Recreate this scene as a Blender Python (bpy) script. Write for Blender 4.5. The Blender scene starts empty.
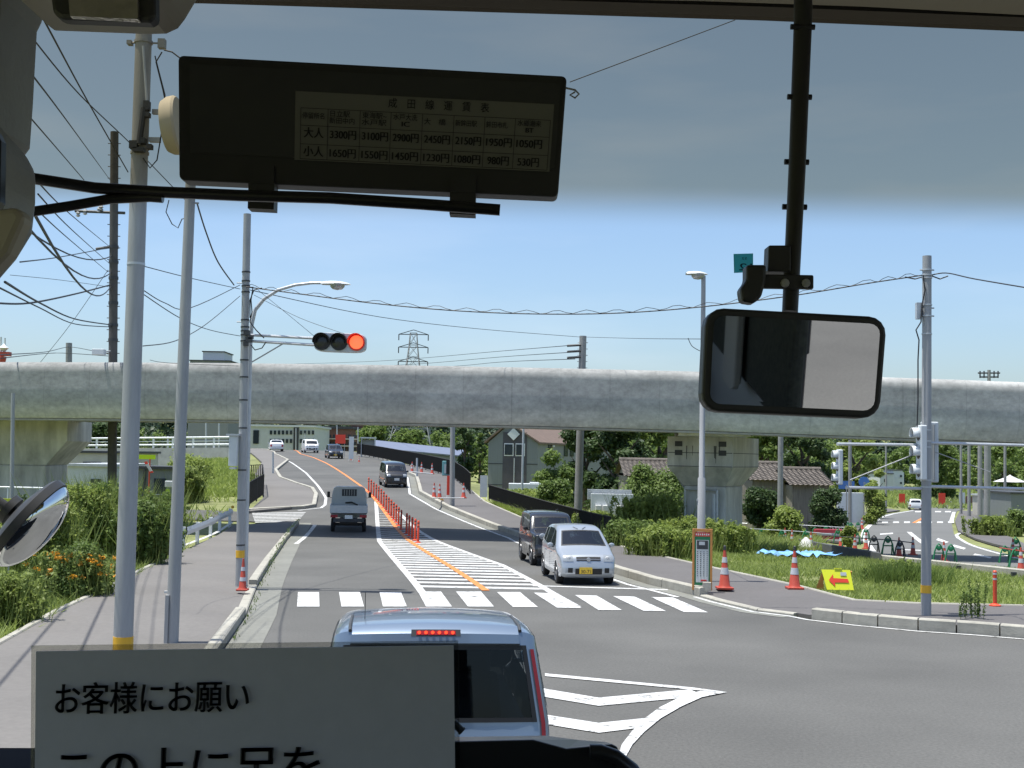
import bpy, bmesh, math, random
from mathutils import Vector, Matrix
random.seed(7)
R=math.radians
sc=bpy.context.scene
col=sc.collection
# ------------------------------------------------------------ camera
CH=2.85; F=1200.; PITCH=math.atan(71/1200.); ROLL=R(1.0)
c_,s_=math.cos(ROLL),math.sin(ROLL); cp,sp=math.cos(PITCH),math.sin(PITCH)
cam=bpy.data.objects.new('camera',bpy.data.cameras.new('camera')); col.objects.link(cam)
cam.matrix_world=Matrix(((c_,-s_,0,0),(-s_*sp,-c_*sp,-cp,0),(s_*cp,c_*cp,-sp,CH),(0,0,0,1)))
cam.data.sensor_width=36; cam.data.lens=36*F/1024; cam.data.clip_start=.05; cam.data.clip_end=3000
sc.camera=cam
# ------------------------------------------------------------ world and sun
SX,SY=.21,.03                       # metres a shadow moves per metre of height
w=bpy.data.worlds.new("World"); sc.world=w; w.use_nodes=True
nt=w.node_tree; bg=nt.nodes['Background']
sky=nt.nodes.new('ShaderNodeTexSky'); sky.sky_type='NISHITA'; sky.sun_disc=False
sky.sun_elevation=math.atan(1/math.hypot(SX,SY)); sky.sun_rotation=math.atan2(-SX,-SY)
sky.air_density=1.0; sky.dust_density=1.9; sky.ozone_density=4.5; sky.altitude=50
tcw=nt.nodes.new('ShaderNodeTexCoord'); mpw=nt.nodes.new('ShaderNodeMapping'); mpw.inputs['Scale'].default_value=(1,1,5)
nzw=nt.nodes.new('ShaderNodeTexNoise'); nzw.inputs['Scale'].default_value=3.2; nzw.inputs['Detail'].default_value=7
rpw=nt.nodes.new('ShaderNodeMapRange'); rpw.inputs[1].default_value=.5; rpw.inputs[2].default_value=.85; rpw.inputs[4].default_value=.14
mxw=nt.nodes.new('ShaderNodeMix'); mxw.data_type='RGBA'; mxw.inputs[7].default_value=(6.2,6.4,6.8,1)
nt.links.new(tcw.outputs['Generated'],mpw.inputs[0]); nt.links.new(mpw.outputs[0],nzw.inputs['Vector']); nt.links.new(nzw.outputs['Fac'],rpw.inputs[0])
nt.links.new(rpw.outputs[0],mxw.inputs[0]); nt.links.new(sky.outputs[0],mxw.inputs[6]); nt.links.new(mxw.outputs[2],bg.inputs[0]); bg.inputs[1].default_value=.125
sl=bpy.data.lights.new('sun','SUN'); sl.energy=4.6; sl.angle=R(.53); sl.color=(1,.965,.9)
so=bpy.data.objects.new('sun',sl); col.objects.link(so); so.location=(-20,-5,60)
so.rotation_euler=Vector((SX,SY,-1)).to_track_quat('-Z','Y').to_euler()
sc.view_settings.view_transform='Standard'; sc.view_settings.look='None'
sc.view_settings.exposure=0.62; sc.view_settings.gamma=1
sc.cycles.max_bounces=8; sc.cycles.transparent_max_bounces=24
sc.cycles.caustics_reflective=False; sc.cycles.caustics_refractive=False
sc.cycles.sample_clamp_indirect=6

# ------------------------------------------------------------ geometry helpers
def ray(px,py):
    u=(px-512)/F; v=(384-py)/F
    x=u*c_-v*s_; z=u*s_+v*c_
    return (x, cp-z*sp, sp+z*cp)
def interp(t,P):
    if t<=P[0][0]: return P[0][1]
    for (a,b),(c,d) in zip(P,P[1:]):
        if t<=c: return b+(d-b)*(t-a)/(c-a)
    return P[-1][1]
ZL=[(26,0),(36,-.22),(45,-.38),(50,-.28),(57,.12),(69,.85),(90,1.6),(113,2.35),(136,2.9),(150,3.0),(165,2.8),(200,1.0),(260,-1.5),(320,-2)]
ZR=[(26,0),(32,-.15),(41,-.6),(60,-1.2),(100,-2.0),(143,-2.9),(200,-3),(400,-2)]
ZW=[(26,0),(40,-.2),(55,-.5),(72,-.8),(120,-1.5),(300,-2)]
CR=[(26,12),(45,8),(69,2.5),(136,-10),(200,-22)]
CL=[(40,-20),(57,-17.5),(69,-19.5),(100,-27),(136,-45),(150,-80)]
def sm(t): t=max(0,min(1,t)); return t*t*(3-2*t)
def Z0(x,y):
    a=interp(y,ZL);b=interp(y,ZR);c=interp(y,ZW)
    z=a+(b-a)*sm((x-interp(y,CR)+4)/8)
    return z+(c-z)*sm((interp(y,CL)-x+3)/6)
def Z(x,y):
    if y<22: return 0.
    return (Z0(x,y-3)+Z0(x,y-1)+Z0(x,y+1)+Z0(x,y+3)+Z0(x,y)*2)/6
def G(px,py,dz=0.,tmax=400):                 # where a pixel's line of sight meets the ground
    d=ray(px,py); t=3.; f=lambda t: CH+d[2]*t-Z(d[0]*t,d[1]*t)-dz
    p=t
    while t<tmax:
        if f(t)<0: break
        p=t; t+=.5 if t<100 else 1.
    for _ in range(20):
        m=(p+t)/2
        if f(m)<0:t=m
        else:p=m
    return Vector((d[0]*t,d[1]*t,Z(d[0]*t,d[1]*t)+dz))
def at(px,py,Y):                             # point on a line of sight at distance Y
    d=ray(px,py); k=Y/d[1]; return Vector((d[0]*k,Y,CH+d[2]*k))
def gx(px,py,Y,dz=0):                        # foot on the ground below a point at distance Y
    p=at(px,py,Y); return Vector((p.x,Y,Z(p.x,Y)+dz))

# ------------------------------------------------------------ materials
def mat(name,color,rough=.6,metal=0,var=0,scale=5,bump=0,bscale=None,stretch=None,spec=.5,emit=None,coat=0,color2=None,big=None):
    m=bpy.data.materials.new(name); m.use_nodes=True; n=m.node_tree; L=n.links
    b=n.nodes['Principled BSDF']
    b.inputs['Roughness'].default_value=rough; b.inputs['Metallic'].default_value=metal
    b.inputs['Specular IOR Level'].default_value=spec; b.inputs['Coat Weight'].default_value=coat
    b.inputs['Base Color'].default_value=(*color,1)
    tc=n.nodes.new('ShaderNodeTexCoord'); src=tc.outputs['Object']
    if stretch:
        mp=n.nodes.new('ShaderNodeMapping'); mp.inputs['Scale'].default_value=stretch
        L.new(src,mp.inputs[0]); src=mp.outputs[0]
    if var:
        no=n.nodes.new('ShaderNodeTexNoise'); no.inputs['Scale'].default_value=scale; no.inputs['Detail'].default_value=8
        no.inputs['Roughness'].default_value=.65
        L.new(src,no.inputs['Vector'])
        rp=n.nodes.new('ShaderNodeValToRGB'); rp.color_ramp.elements[0].position=.3; rp.color_ramp.elements[1].position=.7
        lo=[max(0,c*(1-var)) for c in color]; hi=[min(1,c*(1+var)) for c in (color2 or color)]
        rp.color_ramp.elements[0].color=(*lo,1); rp.color_ramp.elements[1].color=(*hi,1)
        L.new(no.outputs['Fac'],rp.inputs[0]); out=rp.outputs[0]
        if big:
            nb=n.nodes.new('ShaderNodeTexNoise'); nb.inputs['Scale'].default_value=big[0]; nb.inputs['Detail'].default_value=5
            L.new(tc.outputs['Object'],nb.inputs['Vector'])
            mr=n.nodes.new('ShaderNodeMapRange'); mr.inputs[1].default_value=.3; mr.inputs[2].default_value=.7
            mr.inputs[3].default_value=1-big[1]; mr.inputs[4].default_value=1+big[1]
            L.new(nb.outputs['Fac'],mr.inputs[0])
            mx=n.nodes.new('ShaderNodeVectorMath'); mx.operation='SCALE'
            L.new(out,mx.inputs[0]); L.new(mr.outputs[0],mx.inputs['Scale']); out=mx.outputs[0]
        L.new(out,b.inputs['Base Color'])
    if bump:
        nb=n.nodes.new('ShaderNodeTexNoise'); nb.inputs['Scale'].default_value=bscale or scale; nb.inputs['Detail'].default_value=4
        L.new(src,nb.inputs['Vector'])
        bp=n.nodes.new('ShaderNodeBump'); bp.inputs['Strength'].default_value=bump; bp.inputs['Distance'].default_value=.02
        L.new(nb.outputs['Fac'],bp.inputs['Height']); L.new(bp.outputs[0],b.inputs['Normal'])
    if emit:
        b.inputs['Emission Color'].default_value=(*color,1); b.inputs['Emission Strength'].default_value=emit
    return m
def leafmat(name,c1,c2,c3=None,scale=1.2,trans=.35):
    m=bpy.data.materials.new(name); m.use_nodes=True; n=m.node_tree; L=n.links
    b=n.nodes['Principled BSDF']; b.inputs['Roughness'].default_value=.55; b.inputs['Specular IOR Level'].default_value=.35
    tc=n.nodes.new('ShaderNodeTexCoord')
    no=n.nodes.new('ShaderNodeTexNoise'); no.inputs['Scale'].default_value=scale; no.inputs['Detail'].default_value=6; no.inputs['Roughness'].default_value=.8
    L.new(tc.outputs['Object'],no.inputs['Vector'])
    rp=n.nodes.new('ShaderNodeValToRGB'); rp.color_ramp.elements[0].position=.35; rp.color_ramp.elements[1].position=.65
    rp.color_ramp.elements[0].color=(*c1,1); rp.color_ramp.elements[1].color=(*c2,1)
    if c3: e=rp.color_ramp.elements.new(.72); e.color=(*c3,1)
    L.new(no.outputs['Fac'],rp.inputs[0]); L.new(rp.outputs[0],b.inputs['Base Color'])
    t=n.nodes.new('ShaderNodeBsdfTranslucent'); L.new(rp.outputs[0],t.inputs['Color'])
    mx=n.nodes.new('ShaderNodeMixShader'); mx.inputs[0].default_value=trans
    L.new(b.outputs[0],mx.inputs[1]); L.new(t.outputs[0],mx.inputs[2])
    L.new(mx.outputs[0],n.nodes['Material Output'].inputs[0]); return m
def glassmat(name,tint,gloss=.12,rough=.02):
    m=bpy.data.materials.new(name); m.use_nodes=True; n=m.node_tree; L=n.links
    n.nodes.remove(n.nodes['Principled BSDF'])
    t=n.nodes.new('ShaderNodeBsdfTransparent'); t.inputs[0].default_value=(*tint,1)
    g=n.nodes.new('ShaderNodeBsdfGlossy'); g.inputs['Roughness'].default_value=rough; g.inputs[0].default_value=(.9,.95,1,1)
    lw=n.nodes.new('ShaderNodeLayerWeight'); lw.inputs[0].default_value=.35
    mr=n.nodes.new('ShaderNodeMapRange'); mr.inputs[3].default_value=gloss*.4; mr.inputs[4].default_value=min(1,gloss*4)
    L.new(lw.outputs['Fresnel'],mr.inputs[0])
    mx=n.nodes.new('ShaderNodeMixShader'); L.new(mr.outputs[0],mx.inputs[0])
    L.new(t.outputs[0],mx.inputs[1]); L.new(g.outputs[0],mx.inputs[2])
    L.new(mx.outputs[0],n.nodes['Material Output'].inputs[0]); return m
M={}
M['asphalt']=mat('asphalt',(.091,.089,.083),.9,var=.22,scale=26,bump=.3,bscale=70,big=(.3,.2))
M['asphalt_side']=mat('side_road_asphalt',(.125,.125,.12),.9,var=.12,scale=9,big=(.3,.08))
def paint(name,c,wear):
    m=mat(name,c,.7); n=m.node_tree; L=n.links; b=n.nodes['Principled BSDF']; tc=n.nodes.new('ShaderNodeTexCoord')
    def nz(s,lo,hi):
        no=n.nodes.new('ShaderNodeTexNoise'); no.inputs['Scale'].default_value=s; no.inputs['Detail'].default_value=9; no.inputs['Roughness'].default_value=.75
        L.new(tc.outputs['Object'],no.inputs['Vector']); r=n.nodes.new('ShaderNodeMapRange'); L.new(no.outputs['Fac'],r.inputs[0]); r.inputs[1].default_value=lo; r.inputs[2].default_value=hi; return r.outputs[0]
    a=nz(5,wear-.02,wear+.07); g=nz(1.1,.3,.75)
    m1=n.nodes.new('ShaderNodeMix'); m1.data_type='RGBA'; m1.inputs[6].default_value=(*[k*.8 for k in c],1); m1.inputs[7].default_value=(*c,1); L.new(g,m1.inputs[0])
    m2=n.nodes.new('ShaderNodeMix'); m2.data_type='RGBA'; m2.inputs[6].default_value=(.12,.118,.11,1); L.new(a,m2.inputs[0]); L.new(m1.outputs[2],m2.inputs[7])
    L.new(m2.outputs[2],b.inputs['Base Color']); return m
M['sidewalk']=mat('sidewalk_asphalt',(.142,.133,.124),.9,var=.1,scale=12,bump=.2,bscale=70,big=(.35,.10))
M['sidewalk2']=mat('grey_sidewalk_asphalt',(.105,.098,.096),.9,var=.1,scale=12,bump=.2,bscale=70,big=(.4,.10))
M['kerb']=mat('kerb_concrete',(.33,.315,.27),.85,var=.16,scale=6,bump=.2,bscale=40,big=(.9,.15))
M['kerbdark']=mat('dark_kerb',(.09,.095,.1),.85,var=.2,scale=6)
M['gutter']=mat('gutter_concrete',(.17,.17,.15),.9,var=.12,scale=8,big=(.5,.12))
M['roadwhite']=paint('road_paint_white',(.58,.58,.57),.39); M['white']=mat('white_enamel',(.58,.58,.57),.5)
M['faded']=mat('road_paint_faded',(.42,.42,.41),.8,var=.3,scale=10)
M['orange']=mat('road_paint_orange',(.6,.2,.05),.7,var=.1,scale=8)
M['soil']=mat('grass_ground',(.14,.165,.05),.95,var=.3,scale=1.6,color2=(.2,.21,.08),big=(.12,.25))
M['concrete']=mat('viaduct_concrete',(.33,.335,.34),.85,var=.2,scale=1.3,bump=.3,bscale=9)
M['concrete2']=mat('pier_concrete',(.5,.49,.45),.85,var=.34,scale=1.2,stretch=(1.5,1.5,.35),bump=.2,bscale=12,big=(.5,.15))
M['steel']=mat('galvanised_steel',(.34,.345,.35),.6,.15,var=.13,scale=3,stretch=(3,3,.4))
M['steel_l']=mat('pale_galvanised_steel',(.5,.52,.54),.45,.3,var=.1,scale=4)
M['polecon']=mat('old_utility_pole_concrete',(.085,.08,.075),.85,var=.2,scale=3)
M['polegrey']=mat('grey_concrete_pole',(.28,.28,.27),.85,var=.15,scale=3)
M['black']=mat('matte_black',(.012,.012,.013),.5)
M['blackgl']=mat('satin_black',(.012,.012,.013),.28)
M['dark']=mat('dark_grey',(.045,.047,.05),.6,var=.2,scale=5)
M['rubber']=mat('tyre_rubber',(.018,.018,.018),.85)
M['rim']=mat('alloy_rim',(.5,.5,.52),.35,.7)
M['silver']=mat('silver_blue_car_paint',(.2,.255,.33),.32,.5,coat=.8)
M['silver2']=mat('pale_silver_car_paint',(.4,.43,.46),.28,.45,coat=.8)
M['blackpaint']=mat('black_car_paint',(.012,.013,.016),.2,0,coat=.8)
M['whitepaint']=mat('white_car_paint',(.75,.76,.78),.3,0,coat=.5)
M['carglass']=glassmat('car_glass',(.32,.37,.38),.16)
M['privglass']=glassmat('dark_privacy_glass',(.3,.33,.35),.04)
M['lens']=mat('headlamp_lens',(.33,.35,.36),.15,.3,coat=1)
M['redlens']=mat('tail_lamp_lens',(.3,.008,.015),.45,coat=.1)
M['seat']=mat('dark_seat_fabric',(.03,.032,.035),.9)
M['plate_y']=mat('yellow_number_plate',(.85,.55,.05),.5)
M['plate_w']=mat('white_number_plate',(.75,.76,.74),.5)
M['conered']=mat('traffic_cone_red',(.42,.06,.035),.5,var=.08,scale=6)
M['reflect']=mat('reflective_white_band',(.5,.51,.54),.4)
M['postor']=mat('delineator_orange',(.62,.07,.025),.5,var=.08,scale=5)
M['signred']=mat('sign_red',(.75,.06,.03),.5)
M['green']=mat('green_plastic',(.02,.2,.08),.5,var=.1,scale=5)
M['yellow']=mat('sign_yellow',(.72,.75,.03),.5)
M['darkband']=mat('post_dark_band',(.2,.03,.02),.5)
M['yellowband']=mat('pole_marker_yellow',(.75,.42,.03),.5)
M['boxgrey']=mat('control_box_grey',(.6,.63,.64),.5,var=.05,scale=5)
M['wire']=mat('cable_black',(.02,.02,.022),.6)
M['fencedark']=mat('dark_fence_mesh',(.02,.018,.016),.7)
M['railwhite']=mat('guardrail_white',(.7,.72,.74),.5)
M['metalwall']=mat('grey_metal_siding',(.19,.205,.205),.6,var=.08,scale=2,stretch=(6,6,.2))
M['darkwall']=mat('dark_metal_siding',(.07,.065,.075),.6,var=.1,scale=2)
M['rust']=mat('brown_metal_roof',(.15,.105,.08),.7,var=.15,scale=1.5)
M['creamwall']=mat('cream_wall',(.5,.47,.4),.85,var=.1,scale=1)
M['whitewall']=mat('pale_office_wall',(.55,.57,.56),.8,var=.06,scale=1)
M['brownwall']=mat('brown_brick_wall',(.17,.09,.065),.85,var=.15,scale=1)
M['shedwall']=mat('weathered_board_wall',(.2,.18,.15),.9,var=.4,scale=2,stretch=(5,5,.4))
M['window']=mat('dark_window_glass',(.03,.04,.05),.12)
M['bark']=mat('bark',(.09,.07,.05),.9,var=.3,scale=4)
M['tarp']=mat('blue_tarp',(.2,.42,.75),.45,var=.2,scale=3)
M['leaf_dark']=leafmat('leaf_dark',(.035,.065,.022),(.085,.135,.04))
M['leaf_mid']=leafmat('leaf_mid',(.09,.145,.034),(.2,.275,.07),trans=.45)
M['leaf_light']=leafmat('leaf_light',(.17,.23,.045),(.33,.4,.1),(.4,.4,.16),trans=.5)
M['leaf_forest']=leafmat('leaf_forest',(.022,.045,.022),(.06,.095,.042),scale=.12,trans=.2)
M['grassb']=leafmat('grass_blades',(.19,.25,.065),(.3,.36,.11),(.36,.34,.16),scale=.5,trans=.5)
M['flower']=leafmat('orange_petals',(.62,.25,.02),(.75,.38,.03),scale=3,trans=.3)
def girder_mat():
    m=mat('viaduct_girder_concrete',(.34,.345,.35),.95,bump=.12,bscale=14,spec=.2); n=m.node_tree; L=n.links
    b=n.nodes['Principled BSDF']; tc=n.nodes.new('ShaderNodeTexCoord')
    def noise(sc_,scale,det=8):
        mp=n.nodes.new('ShaderNodeMapping'); mp.inputs['Scale'].default_value=sc_
        L.new(tc.outputs['Object'],mp.inputs[0]); no=n.nodes.new('ShaderNodeTexNoise')
        no.inputs['Scale'].default_value=scale; no.inputs['Detail'].default_value=det; no.inputs['Roughness'].default_value=.7
        L.new(mp.outputs[0],no.inputs['Vector']); return no.outputs['Fac']
    def mr(x,a,b_,c,d):
        k=n.nodes.new('ShaderNodeMapRange'); L.new(x,k.inputs[0])
        for i,v in enumerate((a,b_,c,d)): k.inputs[i+1].default_value=v
        return k.outputs[0]
    def mul(a,b_):
        k=n.nodes.new('ShaderNodeMath'); k.operation='MULTIPLY'; L.new(a,k.inputs[0]); L.new(b_,k.inputs[1]); return k.outputs[0]
    f=mul(mr(noise((.5,1,1.0),.9),.32,.68,.78,1.16), mr(noise((1.2,1.2,1.6),3.2),.34,.66,.84,1.1))
    f=mul(f, mr(noise((1,1,1),6),.35,.65,.9,1.1))
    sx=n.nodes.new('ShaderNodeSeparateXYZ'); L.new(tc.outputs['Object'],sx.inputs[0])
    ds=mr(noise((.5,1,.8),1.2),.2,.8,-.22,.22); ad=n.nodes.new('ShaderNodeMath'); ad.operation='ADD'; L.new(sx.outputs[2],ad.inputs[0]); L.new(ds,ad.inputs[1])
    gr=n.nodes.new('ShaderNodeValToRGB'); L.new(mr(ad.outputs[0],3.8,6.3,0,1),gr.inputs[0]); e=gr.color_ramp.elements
    e[0].position=.22; e[0].color=(1.25,1.25,1.22,1); e[1].position=.3; e[1].color=(.98,.98,.98,1)  # lower band painted lighter, standing in for light bounced off the road
    for p_,v_ in ((.5,.92),(.78,.88),(.86,.76),(.9,.62)): q=e.new(p_); q.color=(v_,v_,v_,1)  # stained web; top colour darkened further to hold down its sunlit highlight
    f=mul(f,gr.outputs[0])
    k=n.nodes.new('ShaderNodeMath'); k.operation='PINGPONG'; k.inputs[1].default_value=.9; L.new(sx.outputs[0],k.inputs[0])
    f=mul(f, mr(k.outputs[0],.0,.03,.86,1))
    k=n.nodes.new('ShaderNodeMath'); k.operation='PINGPONG'; k.inputs[1].default_value=7; L.new(sx.outputs[0],k.inputs[0])
    f=mul(f, mr(k.outputs[0],.0,.05,.88,1))
    v=n.nodes.new('ShaderNodeVectorMath'); v.operation='SCALE'; v.inputs[0].default_value=(.43,.43,.415); L.new(f,v.inputs['Scale'])
    L.new(v.outputs[0],b.inputs['Base Color']); return m
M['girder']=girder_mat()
def tile_mat():
    m=mat('roof_tiles',(.2,.16,.13),.8); n=m.node_tree; L=n.links; b=n.nodes['Principled BSDF']
    tc=n.nodes.new('ShaderNodeTexCoord'); br=n.nodes.new('ShaderNodeTexBrick')
    br.inputs['Color1'].default_value=(.25,.19,.15,1); br.inputs['Color2'].default_value=(.18,.14,.12,1); br.inputs['Mortar'].default_value=(.07,.06,.05,1)
    br.inputs['Scale'].default_value=1; br.inputs['Brick Width'].default_value=.4; br.inputs['Row Height'].default_value=.35; br.inputs['Mortar Size'].default_value=.05
    mp=n.nodes.new('ShaderNodeMapping'); mp.inputs['Rotation'].default_value=(0,0,0)
    L.new(tc.outputs['Object'],mp.inputs[0]); L.new(mp.outputs[0],br.inputs[0]); L.new(br.outputs[0],b.inputs['Base Color']); return m
M['tiles']=tile_mat()

# ------------------------------------------------------------ mesh builder
class MB:
    def __init__(s): s.v=[]; s.f=[]; s.mi=[]; s.cur=0
    def add(s,vs,fs):
        o=len(s.v); s.v+= [tuple(p) for p in vs]
        for f in fs: s.f.append([i+o for i in f]); s.mi.append(s.cur)
        return s
    def box(s,c,d,rz=0,top=1,taper=None):
        x,y,z=[k/2 for k in d]; t=taper or (1,1); vs=[]
        for dz in (-1,1):
            kx,ky=(t if dz>0 else (1,1))
            for dx,dy in ((-1,-1),(1,-1),(1,1),(-1,1)):
                X,Y=dx*x*kx,dy*y*ky
                vs.append((c[0]+X*math.cos(rz)-Y*math.sin(rz),c[1]+X*math.sin(rz)+Y*math.cos(rz),c[2]+dz*z))
        return s.add(vs,[(3,2,1,0),(4,5,6,7),(0,1,5,4),(1,2,6,5),(2,3,7,6),(3,0,4,7)])
    def obox(s,o,r,u,n):                    # box from corner o along three edge vectors
        o,r,u,n=map(Vector,(o,r,u,n))
        vs=[o,o+r,o+r+u,o+u,o+n,o+r+n,o+r+u+n,o+u+n]
        return s.add(vs,[(3,2,1,0),(4,5,6,7),(0,1,5,4),(1,2,6,5),(2,3,7,6),(3,0,4,7)])
    def tube(s,P,rad,n=8,cap=True):
        P=[Vector(p) for p in P]; rs=rad if isinstance(rad,(list,tuple)) else [rad]*len(P)
        vs=[];fs=[]; prev=None
        for i,p in enumerate(P):
            t=(P[min(i+1,len(P)-1)]-P[max(i-1,0)]).normalized()
            a=t.orthogonal().normalized() if prev is None else (prev-t*prev.dot(t)).normalized()
            prev=a; b=t.cross(a)
            for k in range(n):
                an=2*math.pi*k/n; vs.append(p+(a*math.cos(an)+b*math.sin(an))*rs[i])
        for i in range(len(P)-1):
            for k in range(n): fs.append((i*n+k,i*n+(k+1)%n,(i+1)*n+(k+1)%n,(i+1)*n+k))
        if cap: fs.append(list(range(n))[::-1]); fs.append([(len(P)-1)*n+k for k in range(n)])
        return s.add(vs,fs)
    def lathe(s,prof,c=(0,0,0),axis='z',n=20,sy=1):
        vs=[];fs=[]
        for r,h in prof:
            for k in range(n):
                a=2*math.pi*k/n; x,y=r*math.cos(a),r*math.sin(a)*sy
                vs.append({'z':(c[0]+x,c[1]+y,c[2]+h),'x':(c[0]+h,c[1]+x,c[2]+y),'y':(c[0]+x,c[1]+h,c[2]+y)}[axis])
        m=len(prof)
        for i in range(m-1):
            for k in range(n): fs.append((i*n+k,i*n+(k+1)%n,(i+1)*n+(k+1)%n,(i+1)*n+k))
        if prof[0][0]>1e-4: fs.append(list(range(n))[::-1])
        if prof[-1][0]>1e-4: fs.append([(m-1)*n+k for k in range(n)])
        return s.add(vs,fs)
    def prism(s,poly,n):                    # planar outline of 3D points, pushed along n
        n=Vector(n); P=[Vector(p) for p in poly]; k=len(P)
        return s.add(P+[p+n for p in P],[list(range(k)),[k+i for i in range(k)][::-1]]+[(i,(i+1)%k,k+(i+1)%k,k+i) for i in range(k)])
    def grid(s,rows):
        n=len(rows[0]); vs=[p for r in rows for p in r]; fs=[]
        for i in range(len(rows)-1):
            for j in range(n-1): fs.append((i*n+j,i*n+j+1,(i+1)*n+j+1,(i+1)*n+j))
        return s.add(vs,fs)
    def build(s,name,m,parent=None,world=False,smooth=False,bevel=0,seg=2,fix=True):
        me=bpy.data.meshes.new(name)
        vs=s.v
        if world and parent: 
            L=parent.location; vs=[(a-L[0],b-L[1],c-L[2]) for a,b,c in vs]
        me.from_pydata(vs,[],s.f)
        ms=m if isinstance(m,list) else [m]
        for k in ms: me.materials.append(M[k] if isinstance(k,str) else k)
        if len(ms)>1: me.polygons.foreach_set('material_index',s.mi)
        if fix and len(s.f)<20000:
            bm=bmesh.new(); bm.from_mesh(me); bmesh.ops.recalc_face_normals(bm,faces=bm.faces); bm.to_mesh(me); bm.free()
        if smooth:
            me.polygons.foreach_set('use_smooth',[True]*len(me.polygons))
            try: me.set_sharp_from_angle(angle=R(38))
            except Exception: pass
        me.update()
        o=bpy.data.objects.new(name,me); col.objects.link(o)
        if parent: o.parent=parent
        if bevel:
            b=o.modifiers.new('bevel','BEVEL'); b.width=bevel; b.segments=seg; b.limit_method='ANGLE'
        return o
def thing(name,label,cat,loc=(0,0,0),rz=0,group=None):
    o=bpy.data.objects.new(name,None); col.objects.link(o); o.location=loc; o.rotation_euler=(0,0,rz)
    o.empty_display_size=.2; o['label']=label; o['category']=cat
    if group: o['group']=group
    return o
def tag(o,label,cat,group=None,kind=None):
    o['label']=label; o['category']=cat
    if group: o['group']=group
    if kind: o['kind']=kind
    return o
def struct(o): o['kind']='structure'; return o
def place(o,mesh_origin):                    # move a world-built mesh object's origin to its base
    L=Vector(mesh_origin); o.data.transform(Matrix.Translation(-L)); o.location=L; return o
def copy_tree(o,parent=None):
    c=o.copy(); col.objects.link(c)
    if parent: c.parent=parent
    for ch in [k for k in col.objects if k.parent==o]: copy_tree(ch,c)
    return c
def text(name,s,origin,r,u,size,m,parent=None,width=None,world=True,flip=False,spacing=1,align='LEFT',bold=.004):
    cu=bpy.data.curves.new('t','FONT'); cu.body=s; cu.size=1; cu.offset=bold; cu.space_line=spacing; cu.align_x=align
    ob=bpy.data.objects.new('t',cu); col.objects.link(ob)
    dg=bpy.context.evaluated_depsgraph_get(); me=bpy.data.meshes.new_from_object(ob.evaluated_get(dg)); me.name=name
    bpy.data.objects.remove(ob); bpy.data.curves.remove(cu)
    xs=[v.co.x for v in me.vertices] or [0]; x0=min(xs); wd=max(xs)-x0 or 1
    kx=(width/wd) if width else size
    if align=='CENTER': x0=0
    r=Vector(r).normalized(); u=Vector(u).normalized(); o=Vector(origin)
    if world and parent: o=o-parent.location
    for v in me.vertices: v.co=o+r*((v.co.x-x0)*kx)+u*(v.co.y*size)
    me.materials.clear(); me.materials.append(M[m])
    ob=bpy.data.objects.new(name,me); col.objects.link(ob)
    if parent: ob.parent=parent
    return ob

# ------------------------------------------------------------ ground
XS=sorted(set([-700,-450,-300,-200,-150,-110,-85,-70,-60,60,70,85,110,150,200,300,450,700]+list(range(-60,61,2))))
YS=sorted(set([-200,-120,-80,-50,-30]+list(range(-20,90,2))+list(range(90,170,4))+list(range(170,260,10))+[280,310,350,420,520,700]))
def terrain():
    b=MB(); b.grid([[(x,y,Z(x,y)-.045) for x in XS] for y in YS])
    struct(b.build('terrain','soil',smooth=True,fix=False))
terrain()
def sheet(name,poly,dz,m,mode='structure',parent=None,fdz=None,skirt=0):
    bm=bmesh.new(); vs=[bm.verts.new((p[0],p[1],0)) for p in poly]; bm.faces.new(vs)
    bmesh.ops.triangulate(bm,faces=bm.faces[:])
    x0,x1=min(p[0] for p in poly),max(p[0] for p in poly); y0,y1=min(p[1] for p in poly),max(p[1] for p in poly)
    for a in XS:
        if x0<a<x1: bmesh.ops.bisect_plane(bm,geom=bm.verts[:]+bm.edges[:]+bm.faces[:],dist=1e-5,plane_co=(a,0,0),plane_no=(1,0,0))
    for a in YS:
        if y0<a<y1: bmesh.ops.bisect_plane(bm,geom=bm.verts[:]+bm.edges[:]+bm.faces[:],dist=1e-5,plane_co=(0,a,0),plane_no=(0,1,0))
    for v in bm.verts: v.co.z=Z(v.co.x,v.co.y)+(fdz(v.co.x,v.co.y) if fdz else dz)
    bmesh.ops.recalc_face_normals(bm,faces=bm.faces)
    if sum(f.normal.z for f in bm.faces)<0: bmesh.ops.reverse_faces(bm,faces=bm.faces)
    if skirt:
        be=[e for e in bm.edges if e.is_boundary]; r=bmesh.ops.extrude_edge_only(bm,edges=be)
        for v in [g for g in r['geom'] if isinstance(g,bmesh.types.BMVert)]: v.co.z-=skirt
    me=bpy.data.meshes.new(name); bm.to_mesh(me); bm.free(); me.materials.append(M[m])
    o=bpy.data.objects.new(name,me); col.objects.link(o)
    if mode: o['kind']=mode
    return o
def dens(P,step=1.):
    P=[Vector((p[0],p[1],0)) for p in P]; out=[P[0]]
    for a,b in zip(P,P[1:]):
        n=max(1,int((b-a).length/step))
        out+=[a.lerp(b,(i+1)/n) for i in range(n)]
    return out
def smoothpts(P,it=2):
    P=[Vector((p[0],p[1],0)) for p in P]
    for _ in range(it):
        Q=[P[0]]
        for a,b in zip(P,P[1:]): Q+=[a.lerp(b,.25),a.lerp(b,.75)]
        P=Q+[P[-1]]
    return P
def offs(P,d):                                # offset polyline to its right by d
    out=[]
    for i,p in enumerate(P):
        t=(P[min(i+1,len(P)-1)]-P[max(i-1,0)]).normalized(); out.append(p+Vector((t.y,-t.x,0))*d)
    return out
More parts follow.
